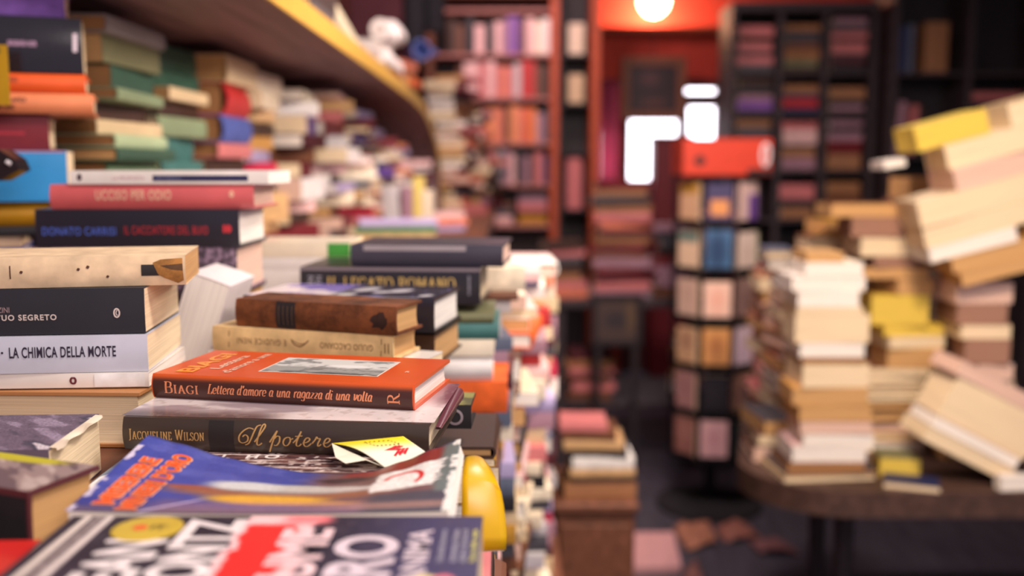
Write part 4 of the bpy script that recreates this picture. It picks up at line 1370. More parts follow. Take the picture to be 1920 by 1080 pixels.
for k, (px, Y, top, nm, L) in enumerate(((664, 3.26, 205, 'of the mixed pile with pale ends under the shelf', .24), (704, 3.56, 240, 'of the next mixed pile under the shelf, farther from the camera', .24), (742, 3.86, 268, 'of the last pile but one under the yellow-edged shelf', .25), (784, 4.18, 300, 'of the last pile under the yellow-edged shelf', .25))):
    h = wp(960, top, Y).z - (CT + .001)
    it = fill_to(h, mixed, .02, .038)
    for q in it:
        q[2].update(dx=rnd.uniform(-.005, .05), ry=rnd.uniform(-.6, .6))
        if rnd.random() < .45:
            q[2].update(yaw=rnd.choice((25, 40, 130, 10)), L=rnd.uniform(.15, .18), W=.12)
    pile(nm, 'books piled along the left wall', (px - 960) / FPX * Y - .07, Y + L / 2, CT + .001, it, yaw=90, L=L, W=.145, jx=.012, jyaw=7)
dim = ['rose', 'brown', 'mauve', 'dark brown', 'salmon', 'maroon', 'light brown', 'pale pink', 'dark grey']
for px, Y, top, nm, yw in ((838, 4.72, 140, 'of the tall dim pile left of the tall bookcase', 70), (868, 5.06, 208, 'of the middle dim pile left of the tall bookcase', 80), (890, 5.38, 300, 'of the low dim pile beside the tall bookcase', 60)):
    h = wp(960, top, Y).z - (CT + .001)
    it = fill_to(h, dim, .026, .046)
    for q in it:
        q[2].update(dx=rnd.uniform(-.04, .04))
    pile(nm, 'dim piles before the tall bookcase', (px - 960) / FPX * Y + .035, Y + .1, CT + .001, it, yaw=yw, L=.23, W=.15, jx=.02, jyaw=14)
# loose things lying at the far end of the counter top
pile('lying on the counter top behind the big black spine', 'loose books on the counter top', wp(735, 440, 2.62).x, 2.75, CT + .001, [('lavender', .016, {}), ('green', .02, {}), ('tan', .05, dict(pg='t'))], yaw=10, L=.22)
pile('lying on the counter top before the dim piles', 'loose books on the far counter top', -.30, 3.62, CT + .001, [('pale pink', .02, {}), ('salmon', .024, {}), ('lavender', .02, {})], yaw=20, L=.24)
row('standing on the counter top before the last wall piles', 'upright books on the counter top', -.385, 3.02, CT + .001, [('pale grey', .05, .17, dict(lean=-4)), ('mauve', .035, .17), ('pale yellow', .025, .20), ('cream', .03, .16)], .14)

# ------------------------------------------------------------------ columns of books at the aisle side of the counter
g_c = 'book columns along the aisle side of the counter'
zA = lambda py, Y: wp(960, py, Y).z


def col(phrase, x, Y, tops, base, yaw, L, W, low, jx=.006, jyaw=3, t=(.018, .036)):
    items = []
    for r in tops:
        items.append((r[0], zA(r[1], Y) - zA(r[2], Y), dict(r[3]) if len(r) > 3 else {}))
    z = zA(tops[-1][2], Y) if tops else None
    items += fill_to((z if tops else 1.36) - base, low, *t)
    pile(phrase, g_c, x, Y + (L if abs(yaw) > 45 else W) / 2, base, items, yaw=yaw, L=L, W=W, jx=jx, jyaw=jyaw)


low = ['pale pink', 'white', 'dark red', 'cream', 'mauve', 'crimson', 'dark grey', 'ivory', 'pale grey', 'brown', 'red', 'beige', 'black', 'rose', 'lavender', 'dark grey', 'maroon', 'ochre', 'slate']
col('of the column by the orange band spine', -.116, 1.217, [
    ('olive', 571, 590, dict(hard=True, dx=-.01)), ('teal', 592, 622, dict(dx=.0, pg='w', hard=True)), ('ivory', 624, 655, dict(dx=.0)), ('white', 657, 706, dict(b=.008, hard=True, dx=-.012)), ('orange', 710, 768, dict(dx=.012, hard=True, b=.003, pg='w')), ('maroon', 770, 806, dict()), ('ochre', 808, 835, dict(dx=-.02)), ('dark brown', 838, 900, dict())],
    .621, 0, .20, .135, low, .003, 1)
col('of the short column under the tiny pocket book', -.066, .90, [('dark brown', 835, 858, dict()), ('ochre', 860, 876, {})], .981, 90, .13, .105, ['brown', 'maroon', 'beige', 'dark grey', 'cream', 'pale pink'], .002, 2)
col('of the column one step behind the orange band spine', -.105, 1.405, [('cream', 500, 545, dict(pg='t')), ('brown', 547, 562, {}), ('white', 564, 590, {})], .621, 4, .21, .14, low, .012, 6)
col('of the second column behind the orange band spine', -.07, 1.56, [('ivory', 545, 572, {}), ('pale pink', 574, 592, {}), ('white', 594, 618, dict(dx=.01)), ('orange', 620, 650, dict(dx=.012)), ('navy', 652, 672, {})], .621, 90, .21, .19, low, .012, 6)
col('of the third column behind the orange band spine', -.05, 1.80, [('pale pink', 500, 520, {}), ('navy', 522, 530, {}), ('white', 532, 556, {}), ('tan', 558, 575, {}), ('red', 577, 612, dict(dx=.01)), ('white', 614, 640, {})], .621, 3, .22, .15, low, .014, 7)
col('of the fourth column behind the orange band spine', -.03, 1.985, [('white', 486, 508, dict(dx=.012)), ('pale pink', 510, 530, {}), ('cream', 532, 552, {}), ('rose', 554, 575, {}), ('white', 577, 610, {})], .621, 90, .17, .20, low, .012, 6)
col('of the farthest column at the counter end', -.01, 2.19, [('pale pink', 480, 494, {}), ('white', 496, 512, dict(dx=.01)), ('salmon', 514, 534, {}), ('ivory', 536, 560, {})], .621, 2, .21, .15, low, .012, 6)
pile('at the counter edge beside the big dark cover with white letters', 'booklets at the front edge', -.045, .66, 1.2001, [('pink', .007, dict(hard=False, pg='w')), ('dark brown', .034, dict(hard=False, pg='b')), ('white', .030, dict(hard=False, pg='w'))], yaw=90, L=.13, W=.07, jx=.002, jyaw=2)

# ------------------------------------------------------------------ shelf with the yellow edge above the left wall
sh = thing('wall_shelf', 'long brown shelf with a worn yellow edge, curving down at its far end', 'shelf', (-.38, 1.3, 1.82))
P = catmull([(1.30, 1.822), (1.9, 1.82), (2.6, 1.818), (3.3, 1.812), (3.9, 1.80), (4.2, 1.755), (4.45, 1.66), (4.58, 1.56), (4.64, 1.44), (4.66, CT + .03)], 5)
o6 = Vector((.38, -1.3, -1.82))
edge = lambda i: -.372 + .0 * i
V, F, V2, F2 = [], [], [], []
for i, (y, z) in enumerate(P):
    y2, z2 = P[min(i + 1, len(P) - 1)]
    y1, z1 = P[max(i - 1, 0)]
    d = Vector((0, y2 - y1, z2 - z1)).normalized()
    nrm = Vector((0, -d.z, d.y)) * .011
    xr = -.372 + .045 * max(0, (y - 3.9) / .75)
    for x in (xr, -1.14):
        V += [Vector((x, y, z)) + nrm + o6, Vector((x, y, z)) - nrm + o6]
    for x in (xr + .004, xr - .002):
        V2 += [Vector((x, y, z)) + nrm * 1.9 + o6, Vector((x, y, z)) - nrm * 1.9 + o6]
n = len(P)
for i in range(n - 1):
    a = i * 4
    for Fx in (F, F2):
        Fx += [[a, a + 2, a + 6, a + 4], [a + 1, a + 5, a + 7, a + 3], [a, a + 4, a + 5, a + 1], [a + 2, a + 3, a + 7, a + 6]]
for Fx in (F, F2):
    Fx += [[0, 1, 3, 2], [(n - 1) * 4, (n - 1) * 4 + 2, (n - 1) * 4 + 3, (n - 1) * 4 + 1]]
obj('board', V, F, mat('shelf_brown', (136, 106, 108), 'wood'), sh, smooth=50)
obj('edge_strip', V2, F2, mat('worn_yellow_paint', (190, 148, 42), 'gloss', .4), sh, smooth=50)
S0 = 1.834
pile('on the near end of the yellow-edged shelf', 'books on the yellow-edged shelf', -.50, 1.80, S0, [('black', .03, {}), ('dark brown', .035, {})], yaw=90, L=.24)
pile('on the yellow-edged shelf beside the rolled paper', 'books on the yellow-edged shelf', -.46, 2.12, S0, [('mauve', .02, {}), ('black', .045, {}), ('dark grey', .04, {})], yaw=90, L=.26)
pile('on the shelf behind the white paper rolls', 'books on the yellow-edged shelf', -.47, 3.30, S0, [('white', .028, dict(pg='w')), ('brown', .03, {}), ('white', .03, dict(pg='w', dx=.03)), ('crimson', .022, dict(dx=.02))], yaw=90, L=.24)
pile('at the far end of the yellow-edged shelf', 'books on the yellow-edged shelf', -.46, 3.92, S0 - .018, [('salmon', .03, {}), ('light brown', .035, {}), ('orange', .03, dict(dx=.03)), ('brown', .035, {})], yaw=80, L=.2)
rl = thing('paper_roll', 'thick roll of cream paper slanting on the yellow-edged shelf', 'paper roll', (-.478, 2.62, S0 + .11))
a, c = Vector((-.02, -.22, .045)), Vector((-.0, .27, -.060))
G().tube([a, a * .6 + c * .4, c], .044, 20).obj('sheet', mat('cream_roll_paper', (226, 214, 180), 'paper'), rl, smooth=50)
G().tube([a - (c - a) * .004, a + (c - a) * .01], .030, 20).obj('inner_turn', mat('cream_roll_shade', (206, 190, 160), 'paper'), rl, smooth=50)
for i, (x, y, z, r_, lab) in enumerate(((-.392, 3.02, S0 + .033, .032, 'white paper roll lying at the shelf edge, nearest of three'), (-.39, 3.38, S0 + .150, .030, 'white paper roll on top of the shelf pile, lit bright'), (-.372, 2.98, S0 + .098, .030, 'white paper roll laid upon the nearest roll'))):
    r0 = thing('paper_roll', lab, 'paper roll', (x, y, z), group='white paper rolls on the shelf')
    G().tube([(0, -.10, 0), (0, .10, 0)], r_, 18).obj('sheet', mat('white_roll_paper', (246, 236, 232), 'paper'), r0, smooth=50)
    G().tube([(0, -.102, 0), (0, -.09, 0)], r_ * .55, 18).obj('inner_turn', mat('white_roll_shade', (214, 200, 196), 'paper'), r0, smooth=50)
mg = thing('mug', 'blue mug lying on its side with red bag at the far shelf end', 'mug', (-.372, 4.02, S0 + .158))
g = G()
g.lathe([(.001, -.045), (.036, -.045), (.04, -.03), (.04, .045), (.035, .045), (.033, -.035), (.001, -.035)], 24)
mo = g.obj('cup', mat('blue_glaze', (92, 110, 176), 'gloss'), mg, smooth=40)
mh = G().tube(catmull([(.038, 0, .03), (.07, 0, .025), (.072, 0, -.015), (.038, 0, -.025)], 5), .006, 8).obj('handle', mat('blue_glaze', (92, 110, 176), 'gloss'), mg, smooth=60)
mg.rotation_euler = (R(80), R(0), R(25))
# dark cloth bags hung beyond the shelf end
for i, (px, top, bot, Y, lab) in enumerate(((775, -60, 90, 4.55, 'dark cloth bag hanging beyond the shelf end, left one of two'), (812, -60, 62, 4.62, 'dark cloth bag hanging beyond the shelf end, next to the bookcase'))):
    a, c = wp(px, top, Y), wp(px, bot, Y)
    bagm = mat('black_cloth_bag', (44, 40, 46), 'cloth')
    t = thing('cloth_bag', lab, 'bag', (a.x, Y, c.z), group='dark bags hanging beyond the shelf')
    h = 2.62 - c.z
    G().lathe([(.01, 0), (.04, .004), (.052, h * .2), (.05, h * .6), (.03, h * .92), (.012, h)], 14).obj('pouch', bagm, t, smooth=60)
    G().tube([(0, 0, h - .01), (0, 0, 3.0 - c.z)], .004, 6).obj('cord', bagm, t)

# ------------------------------------------------------------------ tall bookcase at the back, left of the lit wall
bx0, bx1, by0, by1 = -.52, .285, 6.20, 6.50
lev = [.05, .35, .65, .92, 1.185, 1.435, 1.69, 1.965, 2.225, 2.49]
bc = thing('bookcase', 'tall orange-brown wooden bookcase with lit books at the back', 'bookcase', (bx0, by0, 0))
iv = Matrix.Translation((-bx0, -by0, 0))
G().box((bx1 - .05, by0 - .03, 0), (bx1, by1, 2.64), .004, iv).obj('side_post', orange_m, bc)
G().box((bx0, by0 - .03, 0), (bx0 + .04, by1, 2.64), .004, iv).obj('side_post', mid_m, bc)
G().box((bx0, by0 - .05, 2.56), (bx1, by1, 2.64), .004, iv).obj('cornice', mid_m, bc)
G().box((bx0 + .04, by1 - .02, .02), (bx1 - .05, by1, 2.56), 0, iv).obj('back_panel', dark_m, bc)
for z in lev:
    G().box((bx0 + .041, by0 - .02, z - .022), (bx1 - .051, by1 - .021, z), .003, iv).obj('shelf', mat('pale_shelf_wood', (176, 120, 112), 'wood'), bc)
sets = {8: [('dark brown', 'brown', 'black', 'pale pink', 'black', 'pale pink', 'mauve', 'violet', 'maroon', 'pale pink', 'ivory', 'white'), 'topmost'],
        7: [('brown', 'pale pink', 'pale pink', 'rose', 'pale pink', 'rose', 'salmon', 'rose', 'pale grey', 'red', 'red', 'brown', 'dark brown'), 'second'],
        6: [('brown', 'salmon', 'pale orange', 'salmon', 'brown', 'pale orange', 'salmon', 'orange', 'pale orange', 'mauve', 'dark grey'), 'third'],
        5: [('brown', 'dark brown', 'rose', 'grey', 'mauve', 'pale pink', 'black', 'mauve', 'dark brown', 'rose', 'navy'), 'fourth']}
for li, (cols, o) in sets.items():
    x = -.40 if li == 8 else (-.34 if li == 7 else -.22)
    room = bx1 - .055 - x
    ws = [rnd.uniform(.8, 1.3) for _ in cols]
    ws = [w * room / sum(ws) for w in ws]
    row(f'on the {o} lit shelf of the tall bookcase', 'upright books in the tall bookcase', x, by0 + .01, lev[li] + .001, [(c_, w, rnd.uniform(.17, .225)) for c_, w in zip(cols, ws)], .15)
pile('lying on the fifth shelf of the tall bookcase, right half', 'books lying in the tall bookcase', .13, by0 + .10, lev[4] + .001, [('mauve', .05, {}), ('rose', .05, {}), ('brown', .03, {}), ('ochre', .05, {})], yaw=0, L=.18, jx=.003, jyaw=1)
pile('lying on the fifth shelf of the tall bookcase, left half', 'books lying in the tall bookcase', -.08, by0 + .10, lev[4] + .001, [('brown', .035, {}), ('dark grey', .05, {}), ('pale pink', .05, {})], yaw=0, L=.17, jx=.003, jyaw=1)

# narrow dark case with single pale books
n0, n1 = .287, .54
nc = thing('bookcase', 'narrow dark bookcase with single pale books, beside the orange-lit wall', 'bookcase', (n0, 6.25, 0))
iv = Matrix.Translation((-n0, -6.25, 0))
G().box((n1 - .055, 6.2, 0), (n1, 6.55, 2.70), .004, iv).obj('side_post', orange_m, nc)
G().box((n0, 6.25, 0), (n0 + .02, 6.55, 2.7), .003, iv).obj('side_post', dark_m, nc)
G().box((n0 + .021, 6.53, 0), (n1 - .056, 6.55, 2.7), 0, iv).obj('back_panel', mat('near_black_wood', (40, 34, 38), 'wood'), nc)
nz = lambda py: wp(960, py, 6.3).z
for py in (102, 193, 285, 392, 470):
    G().box((n0 + .021, 6.27, nz(py) - .02), (n1 - .056, 6.529, nz(py)), .002, iv).obj('shelf', mat('near_black_wood', (40, 34, 38), 'wood'), nc)
for px, y0_, y1_, c_, o in ((1080, 44, 102, 'cream', 'top shelf'), (1080, 140, 193, 'beige', 'second shelf'), (1078, 296, 392, 'rose', 'fourth shelf')):
    h = nz(y0_) - nz(y1_)
    xx = wp(px, 100, 6.3).x
    B = Matrix(((0, 0, -1, xx + .05), (0, 1, 0, 6.30), (1, 0, 0, nz(y1_) + h / 2 + .001), (0, 0, 0, 1)))
    add(B, h, .14, .095, c_, 'paper', 'c', f'single {c_} book standing on the {o} of the narrow dark bookcase', 'single books in the narrow bookcase', True, .004)

# ------------------------------------------------------------------ lamp, picture and things before the glazed door
lx_, ly_, lz_ = .985, 7.0, 2.80
lm = thing('wall_lamp', 'glowing globe lamp on the red wall above the ledge', 'lamp', (lx_, 7.295, lz_))
G().lathe([(.001, 0), (.05, 0), (.05, .015), (.02, .03), (.001, .03)], 20).obj('wall_plate', orange_m, lm).rotation_euler = (R(90), 0, 0)
G().tube([(0, -.02, 0), (0, -.17, 0), (0, -.20, -.03)], .012, 10).obj('arm', mat('brass', (180, 120, 60), 'metal'), lm, smooth=60)
glm = mat('glowing_glass', (255, 214, 170), 'plain', emit=22)
G().lathe([(.001, -.105), (.05, -.092), (.09, -.05), (.105, 0), (.09, .05), (.05, .092), (.001, .105)], 24, (0, -.20, -.12)).obj('globe', glm, lm, smooth=80)
pl = bpy.data.lights.new('lamp_bulb', 'POINT')
pl.energy = 15
pl.color = (1.0, .50, .26)
pl.shadow_soft_size = .1
plo = bpy.data.objects.new('lamp_bulb', pl)
COL.objects.link(plo)
plo.location = (lx_ - .02, ly_ + .12, lz_ - .245)
pl.shadow_soft_size = .04

fr = thing('picture_frame', 'brown framed dark picture hung before the bright glazed door', 'picture', (0, 0, 0))
a, c = wp(1164, 226, 6.96), wp(1288, 106, 6.96)
fr.location = (a.x, 6.96, a.z)
w_, h_ = c.x - a.x, c.z - a.z
g = G()
f_ = .062
for q0, q1 in (((0, 0, 0), (f_, .03, h_)), ((w_ - f_, 0, 0), (w_, .03, h_)), ((f_, 0, 0), (w_ - f_, .03, f_)), ((f_, 0, h_ - f_), (w_ - f_, .03, h_))):
    g.box(q0, q1, .006)
g.obj('frame', mat('frame_wood', (136, 88, 66), 'wood'), fr)
sheet('picture', lambda u, v: Vector((f_ + (w_ - 2 * f_) * u, .012, f_ + (h_ - 2 * f_) * v)), lambda u, v: Paint(u, v, (54, 40, 46)).over(ell(u, v, .42, .72, .22, .16, .5), (92, 60, 62)).over(ell(u, v, .5, .2, .3, .12, .6), (90, 58, 54)).c, fr, 40, 40, .5)
G().box((.0 + f_, .013, f_), (w_ - f_, .028, h_ - f_)).obj('back_board', dark_m, fr)
G().tube([(w_ * .5, .02, h_), (w_ * .5, .06, 2.4745 - fr.location.z)], .003, 6).obj('cord', dark_m, fr)
ctn = thing('curtain', 'pink curtain hanging beside the bright glazed door', 'curtain', (0, 7.1, 0))
a, c = wp(1124, 345, 7.1), wp(1158, 150, 7.1)
V, F = [], []
for i in range(33):
    x = a.x + (c.x - a.x) * i / 32
    y = .02 * math.sin(i * 1.5)
    V += [(x, y, a.z - .6), (x, y, c.z)]
F = [[2 * i, 2 * i + 2, 2 * i + 3, 2 * i + 1] for i in range(32)]
cm = mat('pink_curtain', (226, 100, 140), 'cloth')
tr = cm.node_tree.nodes.new('ShaderNodeBsdfTranslucent')
tr.inputs[0].default_value = lin((246, 168, 192)) + (1,)
mx = cm.node_tree.nodes.new('ShaderNodeMixShader')
mx.inputs[0].default_value = .6
cm.node_tree.links.new(cm.node_tree.nodes['Principled BSDF'].outputs[0], mx.inputs[1])
cm.node_tree.links.new(tr.outputs[0], mx.inputs[2])
cm.node_tree.links.new(mx.outputs[0], cm.node_tree.nodes['Material Output'].inputs[0])
wn = setting(G().box((.60, 7.27, 1.40), (.775, 7.299, 1.46), .003).box((.60, 7.27, 1.80), (.775, 7.299, 1.86), .003).box((.60, 7.27, 1.46), (.63, 7.299, 1.80), .003).box((.745, 7.27, 1.46), (.775, 7.299, 1.80), .003).obj('backlight_window_1', mat('door_dark_red_wood', (88, 40, 44), 'wood')))  # window added behind the curtain so that daylight glows through the cloth
setting(G().box((.63, 7.28, 1.46), (.745, 7.29, 1.80)).obj('pane', day, wn))
o = obj('drape', V, F, cm, ctn, smooth=80)
s = o.modifiers.new('thickness', 'SOLIDIFY')
s.thickness = .002
G().tube([(a.x - .03, 0, c.z - .005), (c.x + .03, 0, c.z - .005)], .009, 10).obj('rod', dark_m, ctn)
G().box((a.x - .03, 0, c.z - .012), (a.x - .015, .195, c.z + .002)).obj('bracket', dark_m, ctn)
# tall carton stack in front of the door's lower half
a, c = wp(1226, 350, 6.6), wp(1300, 254, 6.6)
bxo = thing('cardboard_box', 'tall dark red box standing on the piles before the glazed door', 'box', ((a.x + c.x) / 2, 6.72, .95))
hw = (c.x - a.x) / 2
G().box((-hw, -.12, -.95), (hw, .12, c.z - .96), .01).obj('carton', mat('dark_red_card', (112, 36, 44), 'paper'), bxo)
G().box((-hw - .004, -.124, c.z - .99), (hw + .004, .124, c.z - .95), .006).obj('lid', mat('darker_red_card', (80, 32, 42), 'paper'), bxo)

# ------------------------------------------------------------------ dim piles in the middle distance
mt = thing('low_table', 'dark low table carrying dim piles of books beyond the aisle', 'table', (.72, 5.0, 0))
G().box((-.56, 0, .83), (.46, .75, .87), .006).obj('tabletop', dark_m, mt)
for sx_ in (-.50, .35):
    for sy in (.03, .67):
        G().box((sx_, sy, 0), (sx_ + .05, sy + .05, .83), .004).obj('leg', dark_m, mt)
G().box((-.50, .06, .30), (.40, .70, .33), .004).obj('under_shelf', dark_m, mt)
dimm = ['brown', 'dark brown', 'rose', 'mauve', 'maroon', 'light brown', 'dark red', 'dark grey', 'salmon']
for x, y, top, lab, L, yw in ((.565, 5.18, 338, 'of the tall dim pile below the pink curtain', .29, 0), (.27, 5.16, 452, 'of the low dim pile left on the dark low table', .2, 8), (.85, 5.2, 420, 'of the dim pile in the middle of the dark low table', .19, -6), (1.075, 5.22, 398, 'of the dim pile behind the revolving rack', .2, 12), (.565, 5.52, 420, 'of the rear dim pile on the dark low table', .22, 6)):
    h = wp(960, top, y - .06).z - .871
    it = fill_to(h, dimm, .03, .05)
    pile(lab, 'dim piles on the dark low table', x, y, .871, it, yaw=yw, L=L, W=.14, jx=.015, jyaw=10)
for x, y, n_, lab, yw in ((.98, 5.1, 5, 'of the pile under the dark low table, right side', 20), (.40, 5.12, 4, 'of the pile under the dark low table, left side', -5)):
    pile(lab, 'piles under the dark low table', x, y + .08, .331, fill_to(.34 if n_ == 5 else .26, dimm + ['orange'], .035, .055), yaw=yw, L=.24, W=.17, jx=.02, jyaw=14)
a, c = wp(1108, 650, 4.9), wp(1206, 552, 4.9)
lf2 = thing('picture_frame', 'dark framed panel leaning against the low table in the shade', 'picture', (a.x, 4.90, a.z))
w_, h_ = c.x - a.x, c.z - a.z
g = G()
for q0, q1 in (((0, 0, 0), (.03, .025, h_)), ((w_ - .03, 0, 0), (w_, .025, h_)), ((.03, 0, 0), (w_ - .03, .025, .03)), ((.03, 0, h_ - .03), (w_ - .03, .025, h_))):
    g.box(q0, q1, .004)
g.obj('frame', mat('near_black_wood', (40, 34, 38), 'wood'), lf2)
sheet('picture', lambda u, v: Vector((.03 + (w_ - .06) * u, .012, .03 + (h_ - .06) * v)), lambda u, v: Paint(u, v, (74, 58, 54)).over(ell(u, v, .5, .5, .3, .2, .5), (52, 44, 48)).over(ell(u, v, .85, .6, .1, .4, .5), (96, 74, 54)).c, lf2, 30, 30, .5)
G().box((.03, .013, .03), (w_ - .03, .02, h_ - .03)).obj('back_board', dark_m, lf2)
for s_ in (.02, w_ - .05):
    G().box((s_, .0, -a.z), (s_ + .03, .03, .0)).obj('stand_leg', mat('near_black_wood', (40, 34, 38), 'wood'), lf2)

# ------------------------------------------------------------------ low wooden cabinet with a short pile in the aisle
zs = wp(1100, 946, 2.6).z
cbn = thing('side_cabinet', 'low brown wooden cabinet at the counter end carrying a short pile', 'cabinet', (.245, 2.6, 0))
G().box((-.125, .02, 0), (.09, .34, zs - .025), .004).obj('body', mid_m, cbn)
G().box((-.135, 0, zs - .025), (.10, .35, zs), .005).obj('top', mid_m, cbn)
G().box((-.115, .008, .05), (.08, .02, zs - .06), .004).obj('door', mid_m, cbn)
z6 = lambda a_, b_: (wp(960, a_, 2.62).z - wp(960, b_, 2.62).z) * .88
pile('of the short pile on the low wooden cabinet', 'short pile on the low cabinet', .235, 2.72, zs + .0005, [
    ('rose', z6(786, 802), dict(L=.13, dx=-.04)), ('brown', z6(802, 822), dict(L=.15, dx=-.02)), ('tan', z6(822, 844), dict(dx=-.01, L=.165)), ('black', z6(844, 858), dict(L=.165)), ('white', z6(858, 884), dict(L=.17, dx=.012, pg='w')), ('tan', z6(884, 902), dict(dx=.015, L=.18, pg='t')),
    ('dark brown', z6(902, 914), dict(dx=.01)), ('light brown', z6(914, 946), dict(L=.2, dx=.0))], yaw=0, L=.19, W=.14, jx=.004, jyaw=5)

# ------------------------------------------------------------------ papers on the floor
p1 = [wz(1165, 1062, .03), wz(1276, 1062, .03), wz(1262, 1000, .03), wz(1182, 1000, .03)]
fb_ = thing('document_box', 'flat pinkish-white box lying on the dark floor of the aisle', 'box', (p1[0].x, p1[0].y, 0))
o7 = Vector((p1[0].x, p1[0].y, 0))
poly = [(p.x - o7.x, p.y - o7.y) for p in p1]
G().prism(poly, .0005, .022).obj('tray', mat('pink_white_card', (226, 170, 170), 'paper'), fb_)
cx, cy = sum(p[0] for p in poly) / 4, sum(p[1] for p in poly) / 4
G().prism([(cx + (x - cx) * 1.03, cy + (y - cy) * 1.03) for x, y in poly], .0225, .034).obj('lid', mat('pink_white_card', (226, 170, 170), 'paper'), fb_)
for i, (pts, col_, lab) in enumerate((
        ([(1262, 985), (1330, 975), (1345, 1012), (1290, 1030)], (176, 120, 96), 'crumpled tan paper sheet on the floor right of the pinkish box'),
        ([(1340, 985), (1395, 978), (1430, 1005), (1360, 1012)], (150, 98, 86), 'crumpled brown paper sheet on the floor beyond the tan one'),
        ([(1400, 1010), (1470, 1012), (1500, 1036), (1425, 1034)], (120, 80, 82), 'creased dull paper sheet on the floor near the round-cornered table'),
        ([(1285, 1068), (1310, 1050), (1325, 1115), (1280, 1125)], (140, 96, 90), 'narrow brown paper strip on the floor before the tan sheet'))):
    q = [wz(x, y, .02) for x, y in pts]
    o8 = Vector((q[0].x, q[0].y, 0))
    t = thing('paper_sheet', lab, 'paper', o8, group='loose papers on the aisle floor')
    nv_ = 14

    def sf(u, v):
        p = (q[3] * (1 - u) + q[2] * u) * (1 - v) + (q[0] * (1 - u) + q[1] * u) * v
        return Vector((p.x, p.y, .004 + .05 * float(vnoise(np.array(u * 4.0), np.array(v * 4.0), 30 + i, 3)) * (.4 + math.sin(math.pi * u) * .6))) - o8
    sheet('crumpled_sheet', sf, None, t, nv_, nv_, m=mat('paper_%d' % i, col_, 'paper'), thick=.001)

# ------------------------------------------------------------------ revolving rack with face-out paperbacks
rx_, ry_ = .905, 4.42
rk = thing('book_rack', 'revolving dark rack of face-out paperbacks under an orange top', 'rack', (rx_, ry_, 0))
G().lathe([(.001, 0), (.24, 0), (.24, .02), (.05, .05), (.001, .05)], 32).obj('base', mat('dull_black', (36, 33, 36), 'paper', .8), rk, smooth=40)
G().tube([(0, 0, .05), (0, 0, 1.50)], .028, 16).obj('pole', black_m, rk, smooth=60)
ty = [wp(1350, y, ry_ - .19).z for y in (865, 778, 692, 602, 510, 420)]
R8 = .185
angs = [-52, -7, 38, 83, 128, 173, 218, 263]
for z in ty:
    g = G()
    poly = [(R8 * 1.09 * math.sin(R(a_ + 22.5)), -R8 * 1.09 * math.cos(R(a_ + 22.5))) for a_ in angs]
    g.prism(poly, z - .012, z - .002)
    for a_ in angs:
        M = Matrix.Rotation(R(a_), 4, 'Z')
        g.box((-.068, -R8 - .002, z - .002), (.068, -R8 + .001, z + .016), 0, M)
    g.obj('tray', black_m, rk)
g = G()
for a_ in angs:
    M = Matrix.Rotation(R(a_ + 22.5), 4, 'Z')
    g.box((-.003, -R8 * 1.06 - .003, ty[0] - .01), (.003, -R8 * 1.06 + .003, 1.50), 0, M)
g.obj('wire_cage', black_m, rk)
G().lathe([(.001, 1.497), (.20, 1.497), (.20, 1.507), (.001, 1.507)], 24).obj('top_plate', black_m, rk)
faces = {
    0: [('dusky mauve', (150, 100, 92), (170, 120, 110)), ('pinkish white', (224, 178, 178), (206, 150, 156)), ('black-green', (44, 54, 52), (54, 60, 58)), ('brown', (110, 70, 56), (90, 60, 50))],
    1: [('dull mauve', (168, 122, 120), (150, 106, 108)), ('black', (40, 36, 42), (48, 44, 48)), ('brown with pale border', (150, 112, 96), (190, 158, 130)), ('olive', (120, 96, 50), (100, 80, 50))],
    2: [('beige', (206, 164, 126), (150, 112, 90)), ('tan orange', (218, 158, 96), (170, 112, 70)), ('pale lilac', (228, 204, 216), (206, 180, 200)), ('orange-brown', (190, 96, 50), (150, 80, 50))],
    3: [('greyish pink', (206, 174, 156), (190, 156, 140)), ('pale salmon', (244, 206, 184), (240, 180, 156)), ('grey-brown', (152, 122, 114), (130, 104, 100)), ('pale grey', (178, 172, 162), (160, 156, 150))],
    4: [('cream with teal head', (220, 190, 160), (90, 116, 110)), ('blue', (80, 122, 160), (46, 70, 104)), ('cream white', (236, 216, 200), (220, 196, 180)), ('bright green-edged', (206, 206, 170), (96, 196, 50))],
    5: [('beige with yellow head', (200, 160, 126), (176, 130, 50)), ('dark blue with orange picture', (66, 60, 96), (220, 150, 90)), ('white and purple', (232, 200, 190), (104, 66, 150)), ('dark violet', (66, 52, 76), (80, 66, 86))]}
tn = ['lowest', 'second lowest', 'third lowest', 'third highest', 'second highest', 'top']
pn = ['left', 'front', 'right', 'far right']
for ti, fs in faces.items():
    for fi, (nm, c1, c2) in enumerate(fs):
        M = Matrix.Translation((rx_, ry_, 0)) @ Matrix.Rotation(R(angs[fi]), 4, 'Z')
        H, Wd, T = rnd.uniform(.165, .18), rnd.uniform(.108, .118), .022
        # standing, cover outward: spine at the left, local x up, z outward
        B = Matrix(((0, 1, 0, -Wd / 2), (0, 0, -1, -R8 + .030), (1, 0, 0, ty[ti] + H / 2 + .0005), (0, 0, 0, 1)))
        B = Matrix(((0, 1, 0, -Wd / 2), (0, 0, -1, -R8 + .030), (-1, 0, 0, ty[ti] + H / 2 + .0005), (0, 0, 0, 1)))
        DEF.append(dict(M=M @ B, L=H, W=Wd, T=T, color=None, rgb=c1, rgb2=c2, pic=(ti, fi), kind='paper', page='c', label=f'{nm} paperback face-out in the {pn[fi]} pocket of the {tn[ti]} rack tier', group='face-out paperbacks in the revolving rack', hard=False, b=.0008, extra=None))
z0_ = 1.508
a, c = wp(1280, 333, 4.25), wp(1448, 262, 4.25)
oc = thing('display_box', 'orange-red display box with torn corner on top of the revolving rack', 'box', ((a.x + c.x) / 2, 4.25, z0_))
